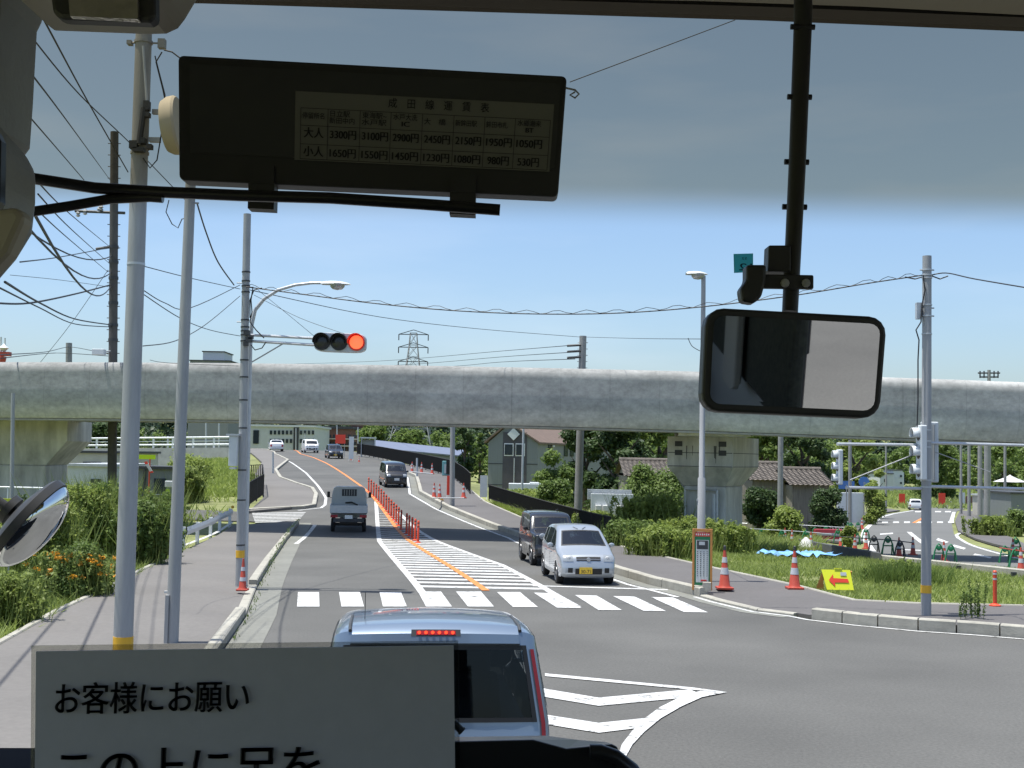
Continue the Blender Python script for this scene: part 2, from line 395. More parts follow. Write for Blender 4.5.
def line(b,P,w,dz=.008,step=1.):
    P=dens(P,step); A=offs(P,-w/2); B=offs(P,w/2)
    b.grid([[(q.x,q.y,Z(q.x,q.y)+dz) for q in (p,r)] for p,r in zip(A,B)]); return b
def kerb(name,P,w,h,m='kerb',side=1,joint=1.8,h0=-.05,bevel=.02):
    # P = road-side foot line; side=+1 puts the kerb to the right of it
    P=dens(P,min(.6,joint/2)); b=MB(); n=len(P); Q=offs(P,w*side); run=0; start=0
    segs=[[0]]; acc=0
    for i in range(1,n):
        acc+=(P[i]-P[i-1]).length; segs[-1].append(i)
        if acc>joint and i<n-1: segs.append([i]); acc=0
    for sg in segs:
        rows=[]
        for k,i in enumerate(sg):
            p,q=P[i].copy(),Q[i].copy()
            if k in (0,len(sg)-1):
                j=sg[1] if k==0 else sg[-2]; d=(P[j]-P[i]).normalized()*.012; p+=d; q+=d
            zp,zq=Z(p.x,p.y),Z(q.x,q.y)
            rows.append([(p.x,p.y,zp+h0),(p.x,p.y,zp+h-.02),(p.x+(q.x-p.x)*.12,p.y+(q.y-p.y)*.12,zp+h),(q.x,q.y,zq+h),(q.x,q.y,zq+h0)])
        b.grid(rows); o=len(b.v)
        b.f.append([o-5,o-4,o-3,o-2,o-1]); b.mi.append(0)
        o=o-5*len(sg); b.f.append([o,o+1,o+2,o+3,o+4]); b.mi.append(0)
    return struct(b.build(name,m))
def GP(L,dz=0): return [G(*q,dz) for q in L]

# ---- roads
KLn=GP([(225.6,645.5),(245.8,615.6)]); KLd=GP([(245.8,615.6),(257,587)]); KLf=GP([(257,587),(272,562),(287,540),(299,523)])
dirL=(KLn[0]-KLf[-1]).normalized()
KLstart=KLn[0]+Vector(((KLn[0]-KLn[1]).normalized().x,(KLn[0]-KLn[1]).normalized().y,0))*45
UP=GP([(249,512),(304,509),(316,507),(318,496),(314,490),(298,485),(282,479),(277,471),(289,461),(276,455)])
KR1=GP([(383,465),(400,471),(415,477.5),(419,494),(446,509),(504,532),(521,538),(568,556),(615,574),(650,585),(700,597)])
KRc=GP([(700,597),(717,602),(757,611.5),(794,616)])
KR2=GP([(811,619.5),(858,625),(918,630.6),(976,634.5),(1024,638.5)])
V=Vector
east=[V((14,18.5,0)),V((40,15,0)),V((90,8,0))]
farL=[V((-24.5,125,0)),V((-30,145,0)),V((-40,165,0))]; farR=[V((-12,118,0)),V((-20,145,0)),V((-29,165,0))]
road=[KLstart]+KLn+KLf+[V((-30,54,0)),V((-90,60,0)),V((-90,66,0)),V((-30,59.5,0))]+UP+farL+farR[::-1]+KR1+KRc+KR2+east+[V((90,-28,0)),V((20,-28,0))]
struct(sheet('road',[V((p.x,p.y,0)) for p in road],0,'asphalt'))
# far right road
RL=GP([(881,556),(872,545),(867,541),(861,533),(870,523),(884,514.6),(900,512),(913,509.5)])
RRt=GP([(957,511),(951.5,522),(954,534),(967,543),(996,551),(1024,558)])
rr=[G(1024,573),G(960,567),G(900,561)]+RL+[V((60,175,0)),V((70,210,0)),V((80,210,0)),V((68,172,0))]+RRt+[V((60,66,0)),V((90,60,0)),V((90,30,0)),V((40,33,0))]
struct(sheet('side_road',[V((p.x,p.y,0)) for p in rr],.0,'asphalt_side'))
# pavements (raised a kerb height)
SW=.115
def segd(x,y,P):
    best=9
    for a,c in zip(P,P[1:]):
        dx,dy=c.x-a.x,c.y-a.y; t=max(0,min(1,((x-a.x)*dx+(y-a.y)*dy)/(dx*dx+dy*dy+1e-9))); best=min(best,math.hypot(x-a.x-dx*t,y-a.y-dy*t))
    return best
def ramp(x,y,P): return .045+(SW-.045)*sm((segd(x,y,P)-.12)/.9)
SLedge=GP([(0,644.7),(60,611),(110,588),(165,560),(181,551),(232,525.5)],SW)
ext=(SLedge[0]-SLedge[1]); ext.z=0; ext.normalize()
def shift(P,d): return offs([V((p.x,p.y,0)) for p in P],d)
kA=shift([KLstart]+KLn+KLf,-.15)
struct(sheet('pavement',[V((SLedge[0].x,SLedge[0].y,0))+ext*45]+[V((p.x,p.y,0)) for p in SLedge]+kA[::-1],SW,'sidewalk',fdz=lambda x,y: ramp(x,y,KLd),skirt=.12))
up_in=shift(UP,-.15)
upL=[V((-34,160,0)),V((-28.5,130,0))]+[V((p.x,p.y,0)) for p in GP([(262,462),(254,476),(263,487),(263,498),(249,511)],SW)]
UPW=[V((p.x,p.y,0)) for p in up_in][1:]+[V((p.x-.2,p.y,0)) for p in farL][:2]
struct(sheet('pavement_slope',upL+UPW,SW,'sidewalk',skirt=.12))
SB=GP([(383,459),(400,463.5),(440,471),(454.6,476),(461,484),(484,501.6),(522,518),(560,529),(616,545),(660,556),(713,568),(753.6,576.6),(796.5,586),(831,595),(853,600.3),(918,603.7),(1024,606)],SW)
SBend=[V((16,24.2,0)),V((42,22,0)),V((90,14,0))]
kB=shift(KR1,-.15); kC=shift(KRc,-.12); kD=shift(KR2+east,-.15)
struct(sheet('pavement_corner',[V((p.x,p.y,0)) for p in SB]+SBend+kD[::-1]+kC[::-1]+kB[::-1],SW,'sidewalk2',fdz=lambda x,y: ramp(x,y,KRc),skirt=.12))
kerb('kerb_near_left',[KLstart]+KLn,.17,.15,side=-1)
kerb('kerb_dropped',KLd,.17,.05,side=-1)
kerb('kerb_left',KLf,.17,.15,side=-1)
kerb('kerb_upper_left',UP+[V((p.x,p.y,0)) for p in farL],.2,.16,side=-1)
kerb('kerb_right',KR1,.18,.19,side=-1,joint=2.0)
kerb('kerb_flush',KRc,.15,.05,side=-1)
kerb('kerb_corner',KR2+east,.18,.2,side=-1,joint=.58)
kerb('edging_left',[V((SLedge[0].x,SLedge[0].y,0))+ext*45]+SLedge[:4],.1,.14,side=-1)
kerb('edging_right',SB+SBend,.09,.135,side=-1,joint=2.5)
b=MB(); line(b,[(p.x,p.y) for p in GP([(183,549.5),(232,524.8)])],.14,SW+.008); struct(b.build('painted_line_footpath','roadwhite',fix=False))
# gutter strips
b=MB(); line(b,offs(dens([V((p.x,p.y,0)) for p in [KLstart]+KLn+KLf],1),.27),.5,.006); struct(b.build('gutter_left','gutter',fix=False))
b=MB(); line(b,offs(dens([V((p.x,p.y,0)) for p in KR1+KRc],1),.2),.36,.006); struct(b.build('gutter_right','gutter',fix=False))
# markings
b=MB()
line(b,[(p.x,p.y) for p in GP([(276,455),(284,459),(292,463),(306,473),(318,486),(326,498),(325,505),(321,508),(298,510.5)])],.14)
line(b,[(p.x,p.y) for p in GP([(296,544),(315,525)])],.16)
line(b,[(p.x,p.y) for p in GP([(376,501.5),(379.5,541.5),(425,596.5),(436,607)])],.17)
line(b,[(p.x,p.y) for p in GP([(398,512),(419,531),(501.6,565),(552,593),(577,607)])],.17)
line(b,offs(dens([V((p.x,p.y,0)) for p in KR1[1:]],1),.5),.13)
line(b,offs(dens([V((p.x,p.y,0)) for p in KRc+KR2+east],1),.12),.09)
line(b,[(p.x,p.y) for p in GP([(533,586),(668,590)])],.22)
struct(b.build('lane_lines','roadwhite',fix=False))
b=MB(); line(b,smoothpts([(p.x,p.y) for p in GP([(277,449),(295,452.5),(321.5,460.5),(341,472),(360.6,486),(372,495.6),(384,511),(395.8,527),(415,545),(446,564),(486,591)])],1),.16,.014)
struct(b.build('orange_centre_line','orange',fix=False))
def poly(b,px,dz=.01): 
    P=GP(px,dz); b.add(P,[list(range(len(P)))])
def xat(P,Y):
    for a,c in zip(P,P[1:]):
        if min(a.y,c.y)<=Y<=max(a.y,c.y) and a.y!=c.y: return a.x+(c.x-a.x)*(Y-a.y)/(c.y-a.y)
HL=GP([(376,501.5),(379.5,541.5),(425,596.5)]); HR=GP([(390,506),(398,512),(419,531),(501.6,565),(552,593)])
b=MB(); y=25.2
while y<56:
    l,r=xat(HL,y),xat(HR,y-.25)
    if l is not None and r is not None and r-l>.5:
        b.grid([[(X,Y+dy,Z(X,Y)+.006) for X,Y in [(l+(r-l)*k/6,y-.035*(r-l)*k/6) for k in range(7)]] for dy in (-.17,.17)])
    y+=.92
struct(b.build('median_hatching','roadwhite',fix=False))
b=MB()
for q in [[(298,592),(319,592),(319.5,606.5),(297,606.5)],[(339,592),(360,592),(364,606.5),(341.5,606.5)],[(379.5,592),(401,592),(407,606.5),(383,606.5)],
 [(418,591.5),(441,591.5),(452,606.5),(426,606.5)],[(456,591.5),(481,591.5),(494,606.5),(468,606.5)],[(497,592),(520,592),(538,607),(513,607)],
 [(533.5,592.5),(558,593.5),(581.5,608),(557,607.5)],[(575,595),(596.5,595.5),(622,610),(598.5,610)],[(613,596),(634.5,596.5),(666,611),(643.5,610.7)],[(651,597),(673,597.4),(708,612.3),(684,612)]]: poly(b,q)
struct(b.build('zebra_crossing','roadwhite',fix=False))
b=MB()
poly(b,[(545,673.2),(693,687.4),(727,692),(700,690.3),(545,676)]); 
poly(b,[(540,687.5),(547,689),(598.6,697.6),(598.6,705.7),(540,696)]); poly(b,[(598.6,697.6),(690,689.3),(699,693.5),(686,697.5),(598.6,705.7)],.01)
poly(b,[(540,713.5),(552,715.6),(598.6,722.8),(598.6,732.7),(540,723)]); poly(b,[(598.6,722.8),(645,718),(637,728),(598.6,732.7)],.01)
oc=[(727,692),(702,697),(682,706),(661,718),(644,732),(632,745),(624,760),(620,775)]; ic=[(700,691),(682,696),(660,707),(645,718),(632,731),(622,744),(617,758),(611,775)]
b.grid([GP([a,c],.014) for a,c in zip(oc,ic)])
struct(b.build('chevron_marking','roadwhite',fix=False))
b=MB()
for k in range(7):
    poly(b,[(252+k*.5,513+k*1.45),(306-k*1.2,512.2+k*1.45),(305-k*1.2,512.9+k*1.45),(252+k*.5,513.8+k*1.45)])
struct(b.build('faded_crossing','faded',fix=False))
# far right road markings
b=MB()
line(b,smoothpts([(p.x,p.y) for p in GP([(876,557),(868,544),(862,533),(872,523),(886,515),(913,510.5)])],1),.3)
line(b,[(p.x,p.y) for p in GP([(954,512),(951,523)])],.35)
line(b,smoothpts([(p.x,p.y) for p in GP([(1024,560),(996,553),(970,545),(955,536),(960,533)])],1),.2)
line(b,[(p.x,p.y) for p in GP([(909,532),(916,538),(926,545)])],.28)
for x in range(882,968,11): poly(b,[(x,521.4),(x+6,521.4),(x+6,523),(x,523)],.012)
for x in range(915,950,10): poly(b,[(x,511),(x+6,511),(x+6,512.2),(x,512.2)],.012)
for q in [[(880,533.5),(893,532.6),(893,534),(880,534.8)],[(938,538),(949,542),(946,543),(936,540)],[(954,544.5),(966,548),(964,549.5),(952,546.5)],[(975,553.5),(992,557),(990,558.5),(973,555)],[(900,549),(924,550),(924,551),(900,550)]]: poly(b,q,.012)
struct(b.build('side_road_markings','roadwhite',fix=False))
b=MB(); line(b,[(p.x,p.y) for p in GP([(925,517),(914,523)])],.3,.014); struct(b.build('side_road_orange_line','orange',fix=False))
# side pavements by the far right road
b=sheet('side_pavement',[V((p.x,p.y,0)) for p in GP([(960,511),(955,522),(958,532),(975,540),(1024,553),(1024,545),(1000,534),(985,522),(975,512)])],.1,'sidewalk2',skirt=.1)
b=sheet('side_pavement',[V((p.x,p.y,0)) for p in GP([(900,511),(880,514),(866,521.5),(857,533),(863,543),(850,545),(800,538),(770,522),(745,517),(850,517),(880,508)])],.1,'sidewalk2',skirt=.1)


V=Vector
# ------------------------------------------------------------ the viaduct
def vy(X): return 44.3-.1*X
def vz(X): return 6.12-.01*X-.0005*min(X*X,400)
def viaduct():
    t=thing('viaduct','long grey concrete viaduct girder crossing over the road ahead','viaduct',(0,44.3,0))
    prof=[(1.2,0),(.4,0),(.22,-.03),(.09,-.1),(.02,-.22),(0,-.36),(0,-.42),(0,-1.0),(0,-1.5),(.26,-2.08),(.34,-2.17),(.6,-2.2),(4.6,-2.2),(5.2,-1.55),(5.2,-.1),(4.9,0),(1.2,0)]
    b=MB(); rows=[]
    X=-110
    while X<=110:
        rows.append([(X+.1*d,vy(X)+d,vz(X)+h) for d,h in prof]); X+=2
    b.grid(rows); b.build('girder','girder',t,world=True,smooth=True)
    b=MB()
    b.grid([[(X+.1*d,vy(X)+d,vz(X)+h) for d,h in ((.36,-2.19),(.36,-2.26),(.7,-2.26),(.7,-2.204))] for X in range(-110,111,2)])
    b.build('drip_edge','kerb',t,world=True)
    for x in (-34,6.2,46):
        b=MB(); X=x
        b.grid([[(X+dx+.1*d,vy(X)+d,vz(X)-2.2+h) for d,h in ((.58,.07),(.7,-.16),(4.5,-.16),(4.5,.07))] for dx in (-.1,2.6)])
        b.build('bearing_plate','concrete2',t,world=True)
viaduct()
def pier(label,corner,W,D,W2,D2,rz,zt,zc,zn,zb):
    # corner: near right corner of the cap
    ca,sa=math.cos(rz),math.sin(rz); cx=corner[0]-(W/2*ca+D/2*sa); cy=corner[1]-(W/2*sa-D/2*ca)
    t=thing('bridge_pier',label,'bridge pier',(cx,cy,zb),rz)
    b=MB(); hb=zc-zb; ht=zt-zb; hn=zn-zb
    def ring(w,d,z): return [(-w/2,-d/2,z),(w/2,-d/2,z),(w/2,d/2,z),(-w/2,d/2,z),(-w/2,-d/2,z)]
    b.grid([ring(W2,D2,hn),ring(W,D,hb),ring(W,D,ht)]); b.add([p for p in ring(W,D,ht)[:4]],[(0,1,2,3)])
    b.build('pier_cap','concrete2',t,bevel=.015)
    b=MB(); b.box((0,0,hn/2-.2),(W2,D2,hn+.4)); b.build('pier_column','concrete2',t,bevel=.06)
    return t,W,D,ht,hn
t,W,D,ht,hn=pier('squat concrete pier with flared cap standing in green weeds right of the road',(8.43,45.6),2.62,3.6,1.7,2.3,R(-27),3.68,2.52,1.78,-1)
for z in (ht-.62,hn+.76):
    b=MB(); b.box((0,-D/2-.0,z),(W*.98,.012,.025)); b.build('form_joint','dark',t)
    b=MB(); b.box((W/2,0,z),(.012,D*.98,.025)); b.build('form_joint','dark',t)
M['stain']=mat('rain_stain',(.11,.11,.105),.9,var=.4,scale=5)
for x,w_,h_ in ((-.55,.05,.55),(-.3,.03,.4),(.55,.12,.5),(.62,.04,.7),(.75,.06,.35)):
    b=MB(); b.add([(x,-D/2-.004,ht-.35),(x+w_,-D/2-.004,ht-.35),(x+w_*.7,-D/2-.004,ht-.35-h_),(x+w_*.2,-D/2-.004,ht-.35-h_*.9)],[(0,1,2,3)]); b.build('rain_streak','stain',t)
for k in (-.85,.9):
    for z in (.28,.62):
        b=MB(); b.box((k,-D/2-.0,ht-z),(.3,.04,.2)); b.build('anchor_recess','dark',t)
b=MB(); b.tube([(-1.33,-1.2,ht-.1),(-1.33,-1.2,ht-1.1),(-1.2,-1.0,ht-1.5),(-.86,-.8,hn-.2),(-.86,-.8,.1)],.06); b.build('drain_pipe','steel',t,smooth=True)
b=MB(); b.tube([(-.75,-1.3,.3),(-.75,-1.3,hn-.15),(.55,-1.3,hn-.15),(.55,-1.3,.5)],.05); b.build('conduit','steel_l',t,smooth=True)
b=MB(); b.tube([(.42,-1.25,.4),(.42,-1.25,hn-.3)],.1); b.build('downpipe','steel_l',t,smooth=True)
pier('broad concrete pier with curved cap at the left end of the viaduct',(-18.1,49.0),7.2,3.6,5.4,3.0,R(4),3.95,3.1,2.1,-1)

# ------------------------------------------------------------ poles and lights
def pole(name,label,cat,top,base,r0,r1,m,group=None,shaft='shaft'):
    t=thing(name,label,cat,tuple(base),0,group)
    b=MB(); P=[Vector(base)-Vector((0,0,.15)),Vector(base).lerp(Vector(top),.5),top]
    b.tube(P,[r0,(r0+r1)/2,r1],16); b.build(shaft,m,t,world=True,smooth=True); return t
def band(t,base,top,k,r,h,m,name='band'):
    p=Vector(base).lerp(Vector(top),k); d=(Vector(top)-Vector(base)).normalized()
    b=MB(); b.tube([p-d*h/2,p+d*h/2],r,16); b.build(name,m,t,world=True,smooth=True)
def clampx(t,p,w,r=.012,m='steel',n='clamp'):
    b=MB(); b.tube([Vector(p)-Vector((w,0,0)),Vector(p)+Vector((w,0,0))],r,6); b.build(n,m,t,world=True)
# near thick pole
Y=15.3; B=at(121.5,690,Y); B.z=SW; T=at(147,-60,Y)
p1=pole('utility_pole','thick pale steel pole nearest on the left with a yellow band','utility pole',T,B,.122,.1,'steel')
def onp(B,T,py,Y):
    z=at(512+(B.x+T.x)/2/Y*1200,py,Y).z; return (z-B.z)/(T.z-B.z)
band(p1,B,T,onp(B,T,644,Y),.125,.19,'yellowband','yellow_band')
band(p1,B,T,onp(B,T,264,Y),.114,.03,'steel_l','seam_collar')
for py in (42,148,153): band(p1,B,T,onp(B,T,py,Y),.118,.035,'steel','collar')
clampx(p1,at(147,43,Y),.24); b=MB(); b.box(at(162,44,Y),(.09,.09,.12)); b.build('cable_bracket','steel',p1,world=True)
b=MB(); b.box(at(130,43,Y),(.06,.1,.05)); b.build('cable_bracket','steel',p1,world=True)
b=MB(); b.tube([at(143,46,Y-.15),at(147,104,Y-.15),at(139,145,Y-.15)],.018,6); b.build('bracing_rod','steel_l',p1,world=True)
b=MB()
for (x,y,w,h) in ((147,106,.07,.12),(146,115,.1,.06),(134,145,.1,.1),(139,150,.14,.05),(143,141,.07,.07),(150,147,.06,.06)): b.box(at(x,y,Y-.14),(w,.1,h))
b.tube([at(144,108,Y-.16),at(139,144,Y-.16)],.04,8)
b.build('clamp_hardware','dark',p1,world=True)
for a in ([(155,56),(159,72),(165,95),(162,130),(157,160),(150,168),(143,158)],[(162,52),(156,62),(163,90),(166,105)],[(164,50),(172,52),(180,58)]):
    b=MB(); b.tube([at(x,y,Y-.1) for x,y in a],.009,6); b.build('slack_cable','wire',p1,world=True)
# drum speaker / antenna on it
t=thing('dish_antenna','round cream drum antenna bolted to the side of the thick near pole','antenna',tuple(at(168,125,Y)))
b=MB(); c=at(171,126,Y); ax=Vector((.98,.02,.12)).normalized()
def disc(b,c,ax,prof,n=28):
    a=ax.orthogonal().normalized(); a2=ax.cross(a); vs=[];fs=[]
    for r,h in prof:
        for k in range(n):
            an=2*math.pi*k/n; vs.append(c+ax*h+(a*math.cos(an)+a2*math.sin(an))*r)
    for i in range(len(prof)-1):
        for k in range(n): fs.append((i*n+k,i*n+(k+1)%n,(i+1)*n+(k+1)%n,(i+1)*n+k))
    fs.append(list(range(n))); fs.append([(len(prof)-1)*n+k for k in range(n)]); b.add(vs,fs)
disc(b,c,ax,[(.2,-.1),(.33,-.07),(.37,.0),(.38,.09),(.36,.12)]); b.build('drum','creamwall',t,world=True,smooth=True)
for q in ((158,112),(155,140)):
    b=MB(); b.box(at(*q,Y),(.14,.06,.06)); b.build('mount_bracket','steel_l',t,world=True)
# slimmer pole 2
Y=17.2; B=at(171.5,650,Y); B.z=SW; T=at(194,100,Y)
p2=pole('street_pole','slim bare grey steel pole standing right of the thick near pole','pole',T,B,.093,.07,'steel')
b=MB(); q=at(166,618,Y); b.box((q.x+.035,q.y-.05,.42),(.05,.12,.74)); b.build('side_plate','steel',p2,world=True)
b=MB(); q=at(168,592,Y); b.box(q,(.1,.04,.03)); b.build('reflector','white',p2,world=True)
for py in (203,): clampx(p2,at(192,py,Y),.1)
b=MB(); b.tube([at(x,y,Y) for x,y in [(169,200),(166,212),(172,224),(178,228),(182,219),(187,218)]],.008,6); b.build('slack_cable','wire',p2,world=True)
# signal pole 3
Y=24.9; B=at(239.5,590,Y); B.z=SW; T=at(247.3,214,Y)
p3=pole('signal_pole','banded steel signal pole carrying the red light arm over the road','signal pole',T,B,.088,.078,'steel')
band(p3,B,T,onp(B,T,554,Y),.092,.15,'yellowband','yellow_band')
for py in (272,281,286,292,320,327,331,335,341,360,377,400,428,470,500,545): band(p3,B,T,onp(B,T,py,Y),.09,.03,'dark','collar')
b=MB(); b.box(at(236,451,Y)+Vector((-.02,-.14,0)),(.17,.14,.62)); b.build('control_box','boxgrey',p3,world=True,bevel=.01)
for q,w_ in ((435,.26),(468,.12)):
    b=MB(); b.box(at(236,q,Y)+Vector((-.02,-.14,0)),(w_,.2,.04)); b.build('box_bracket','steel_l',p3,world=True)
for py in (322,283,): clampx(p3,at(243,py,Y),.13)
for A_,B_ in (((250,335),(330,339)),((250,341),(330,346))):
    b=MB(); b.tube([at(*A_,Y-.05),at(*B_,Y-.05)],.03,8); b.build('signal_arm','steel_l',p3,world=True,smooth=True)
b=MB(); b.tube([at(252,362,Y-.05),at(286,342,Y-.05)],.014,6); b.build('arm_brace','steel',p3,world=True)
b=MB()
for (x,y,s) in ((247,333,.12),(249,340,.13),(246,344,.1),(251,337,.1)): b.box(at(x,y,Y-.1),(s,.08,s*.8))
b.build('arm_clamp','dark',p3,world=True)
for a in ([(246,287),(253,287),(251,300),(252,312),(250,322),(256,330),(264,338)],[(262,288),(254,290),(250,300),(250,318)],[(251,345),(255,350),(262,348),(266,342)]):
    b=MB(); b.tube([at(x,y,Y-.1) for x,y in a],.012,6); b.build('slack_cable','wire',p3,world=True)
# traffic light
t=thing('traffic_light','horizontal three lamp traffic light showing red over the lane','traffic light',tuple(at(340,342,Y)))
c=at(340,342.5,Y-.15); wv=1200/Y
b=MB(); n=18
hw,hh=26/wv,9.7/wv
out=[]
for k in range(40):
    a=2*math.pi*k/40; x=math.copysign(abs(math.cos(a))**.35,math.cos(a))*hw; z=math.copysign(abs(math.sin(a))**.5,math.sin(a))*hh
    out.append((c.x+x,c.y,c.z+z-.0175*x))
b.prism(out,(0,.16,0)); b.build('housing','steel_l',t,world=True,bevel=.015)
M['sig_off']=mat('unlit_signal_lens',(.02,.022,.025),.25)
m=mat('lit_red_signal_lens',(1,.09,.035),.4,emit=1.6); M['sig_red']=m
for i,(x,mm) in enumerate(((322,'sig_off'),(339,'sig_off'),(356.5,'sig_red'))):
    q=at(x,342+(x-340)*.0175,Y-.16)
    b=MB(); b.lathe([(.172,-.02),(.178,-.02),(.165,.01),(.0,.01)],q,'y',28); b.build('lens_bezel','black' if mm!='sig_red' else 'signred',t,world=True,smooth=True)
    b=MB(); b.lathe([(.0,-.03),(.07,-.027),(.12,-.018),(.155,0)],q+Vector((0,-.012,0)),'y',28); b.build('lamp_lens',mm,t,world=True,smooth=True)
    vs=[]; 
    b=MB(); rows=[]
    for d in (0,-.2):
        rows.append([(q.x+math.cos(a)*.175,q.y+d,q.z+math.sin(a)*.175) for a in [R(-10+200*k/16) for k in range(17)]])
    b.grid(rows); o=b.build('visor','black' if mm!='sig_red' else 'signred',t,world=True,smooth=True); sd=o.modifiers.new('s','SOLIDIFY'); sd.thickness=.006
# street lamp with curved arm beside it
Y=25.15; B=at(244.5,585,Y); B.z=SW
t=thing('street_lamp','street lamp with a long curved arm rising beside the signal pole','street lamp',tuple(B))
b=MB(); P=[at(244.5,588,Y),at(250,345,Y),at(251.5,325,Y),at(255,310,Y),at(264,299,Y),at(278,290,Y),at(295,285,Y),at(312,283,Y),at(324,283,Y)]
b.tube(P,[.062,.05,.045,.042,.038,.035,.032,.03,.03],12); b.build('curved_post','steel_l',t,world=True,smooth=True)
def lamphead(t,px,py,Y,L,s=1):
    c=at(px,py,Y); b=MB(); rows=[]
    for k in range(9):
        u=k/8; w_=.13*math.sin(math.pi*min(1,.15+.85*u))**.6+.02; 
        rows.append([(c.x-L/2+L*u,c.y+math.cos(a)*w_*s,c.z+math.sin(a)*w_*.5*s) for a in [math.pi*j/8 for j in range(9)]])
    b.grid(rows); b.build('lamp_hood','boxgrey',t,world=True,smooth=True)
    b=MB(); b.lathe([(.0,-.12),(.1,-.1),(.15,-.05),(.16,0.01)],(c.x+.05*L,c.y,c.z),'z',18); b.build('lamp_glass','lens',t,world=True,smooth=True)
lamphead(t,336,284.5,Y,.62)
# right street lamp
Y=27.3; B=at(700.8,584,Y); B.z=SW
t=thing('street_lamp','straight street lamp with a small head behind the notice board','street lamp',tuple(B))
T=at(703.5,276,Y); b=MB(); b.tube([B-Vector((0,0,.1)),B.lerp(T,.33),B.lerp(T,.335),T],[.095,.088,.066,.05],14); b.build('shaft','steel',t,world=True,smooth=True)
lamphead(t,697,274.5,Y,.5); 
b=MB(); b.box(at(701.5,500,Y)+Vector((-.08,0,0)),(.05,.06,.05)); b.build('junction_box','steel_l',t,world=True)
# right signal pole
Y=21.7; B=at(926,619,Y); B.z=SW; T=at(927,256,Y)
p4=pole('signal_pole','steel signal pole on the right corner with box and side lights','signal pole',T,B,.09,.08,'steel')
band(p4,B,T,onp(B,T,589,Y),.094,.14,'yellowband','yellow_band')
for py in (270,275,278,305,316,334,430,441,447,480,487): band(p4,B,T,onp(B,T,py,Y),.092,.025,'steel_l','collar')
for py in (270,308,316): clampx(p4,at(927,py,Y),.13)
b=MB(); b.box(at(918.5,311,Y),(.09,.1,.3)); b.build('small_box','steel_l',p4,world=True)
for a in ([(923,275),(925,290),(922,305),(921,322),(916,330),(919,340),(918,360),(918,400),(917,430)],[(932,276),(940,279),(948,276)],[(905,277),(915,279),(922,277)]):
    b=MB(); b.tube([at(x,y,Y-.08) for x,y in a],.012,6); b.build('slack_cable','wire',p4,world=True)
for y0,y1,m in ((444,443,'steel_l'),(487.5,488,'steel_l')):
    b=MB(); b.tube([at(837 if y0<460 else 846,y0,Y-.5),at(922,y0+1,Y)],.027,8); b.build('cross_arm',m,p4,world=True,smooth=True)
    b=MB(); b.tube([at(930,y0-1,Y),at(1090,y0+3,Y+.8)],.027,8); b.build('cross_arm',m,p4,world=True,smooth=True)
b=MB(); b.tube([at(850,480,Y-.3),at(920,452,Y)],.012,6); b.build('arm_brace','steel',p4,world=True)
b=MB(); b.tube([at(935,452,Y),at(990,472,Y+.2)],.008,6); b.build('stay_wire','steel',p4,world=True)
b=MB(); b.box(at(924.5,632,Y-.9),(.1,.05,.05)); b.build('base_bolt','dark',p4,world=True)
def sidelight(label,px,py,Y,hh,facing,n=3,scale=1.):
    t=thing('traffic_light',label,'traffic light',tuple(at(px,py,Y)))
    c=at(px,py,Y); b=MB(); w_=.14*scale; b.box(c,(w_,.36*scale,hh)); b.build('housing','boxgrey',t,world=True,bevel=.02)
    for k in range(n):
        z=c.z+hh*(.5-(k+.5)/n); b=MB(); rows=[]
        for d in (0,.09*scale,.16*scale):
            r=.15*scale*(1-.12*(d/.2)**2)
            rows.append([(c.x+facing*(w_/2+d),c.y+math.cos(a)*r,z+math.sin(a)*r) for a in [R(-30+240*j/16) for j in range(17)]])
        b.grid(rows); o=b.build('visor','boxgrey',t,world=True,smooth=True); s=o.modifiers.new('s','SOLIDIFY'); s.thickness=.008
        b=MB(); b.lathe([(.15*scale,0),(.1*scale,.02*facing),(0,.03*facing)],(c.x+facing*(w_/2),c.y,z),'x',16); b.build('lamp_lens','sig_off',t,world=True)
    return t
sidelight('upright three lamp signal with round visors on the right corner pole',921.5,452.5,Y-.12,.98,-1,3,.8)
t=thing('traffic_light','backs of an upright signal box mounted behind the right corner pole','traffic light',tuple(at(930,453,Y)))
b=MB(); b.box(at(929.5,452,Y+.2),(.3,.12,1.1)); b.build('housing','boxgrey',t,world=True,bevel=.02)
b=MB(); b.box(at(935,452,Y+.1),(.03,.08,1.0)); b.build('mount_rail','steel_l',t,world=True)
sidelight('slanted signal seen edge on hanging at the left end of the cross arms',839.5,467,Y-.5,.62,-1,3,.55)
# further poles
def simplepole(label,top,base_y,Y,r,m,name='utility_pole',dx=0,cat='utility pole',bx=None):
    x,y=top; B=at(bx if bx is not None else x,base_y,Y); B.z=Z(B.x,Y); T=at(x,y,Y)
    return pole(name,label,cat,T,B,r*1.15,r,m),B,T
t,B,T=simplepole('tall blackish concrete utility pole with climbing pegs on the left',(114.5,132),520,50,.165,'polecon',bx=112)
for k in range(26):
    p=B.lerp(T,.22+k*.03); b=MB(); b.tube([p+Vector((-.27,0,0)),p+Vector((.27,0,0))],.018,5); b.build('climbing_peg','polecon',t,world=True)
for (x0,y0,x1,y1) in ((75,211,125,213),(96,249,110,247)):
    b=MB(); b.tube([at(x0,y0,50),at(x1,y1,50)],.06,6); b.build('cross_arm','dark',t,world=True)
for (x,y) in ((85,211),(99,209),(101,207),(78,213)):
    b=MB(); b.lathe([(.02,0),(.1,.05),(.05,.12),(.1,.16),(.04,.26)],at(x,y+4,50),'z',8); b.build('insulator','steel',t,world=True)
for py in (247,262,278,303,325,340,388): band(t,B,T,(at(112,py,50).z-B.z)/(T.z-B.z),.2,.12,'dark','collar')
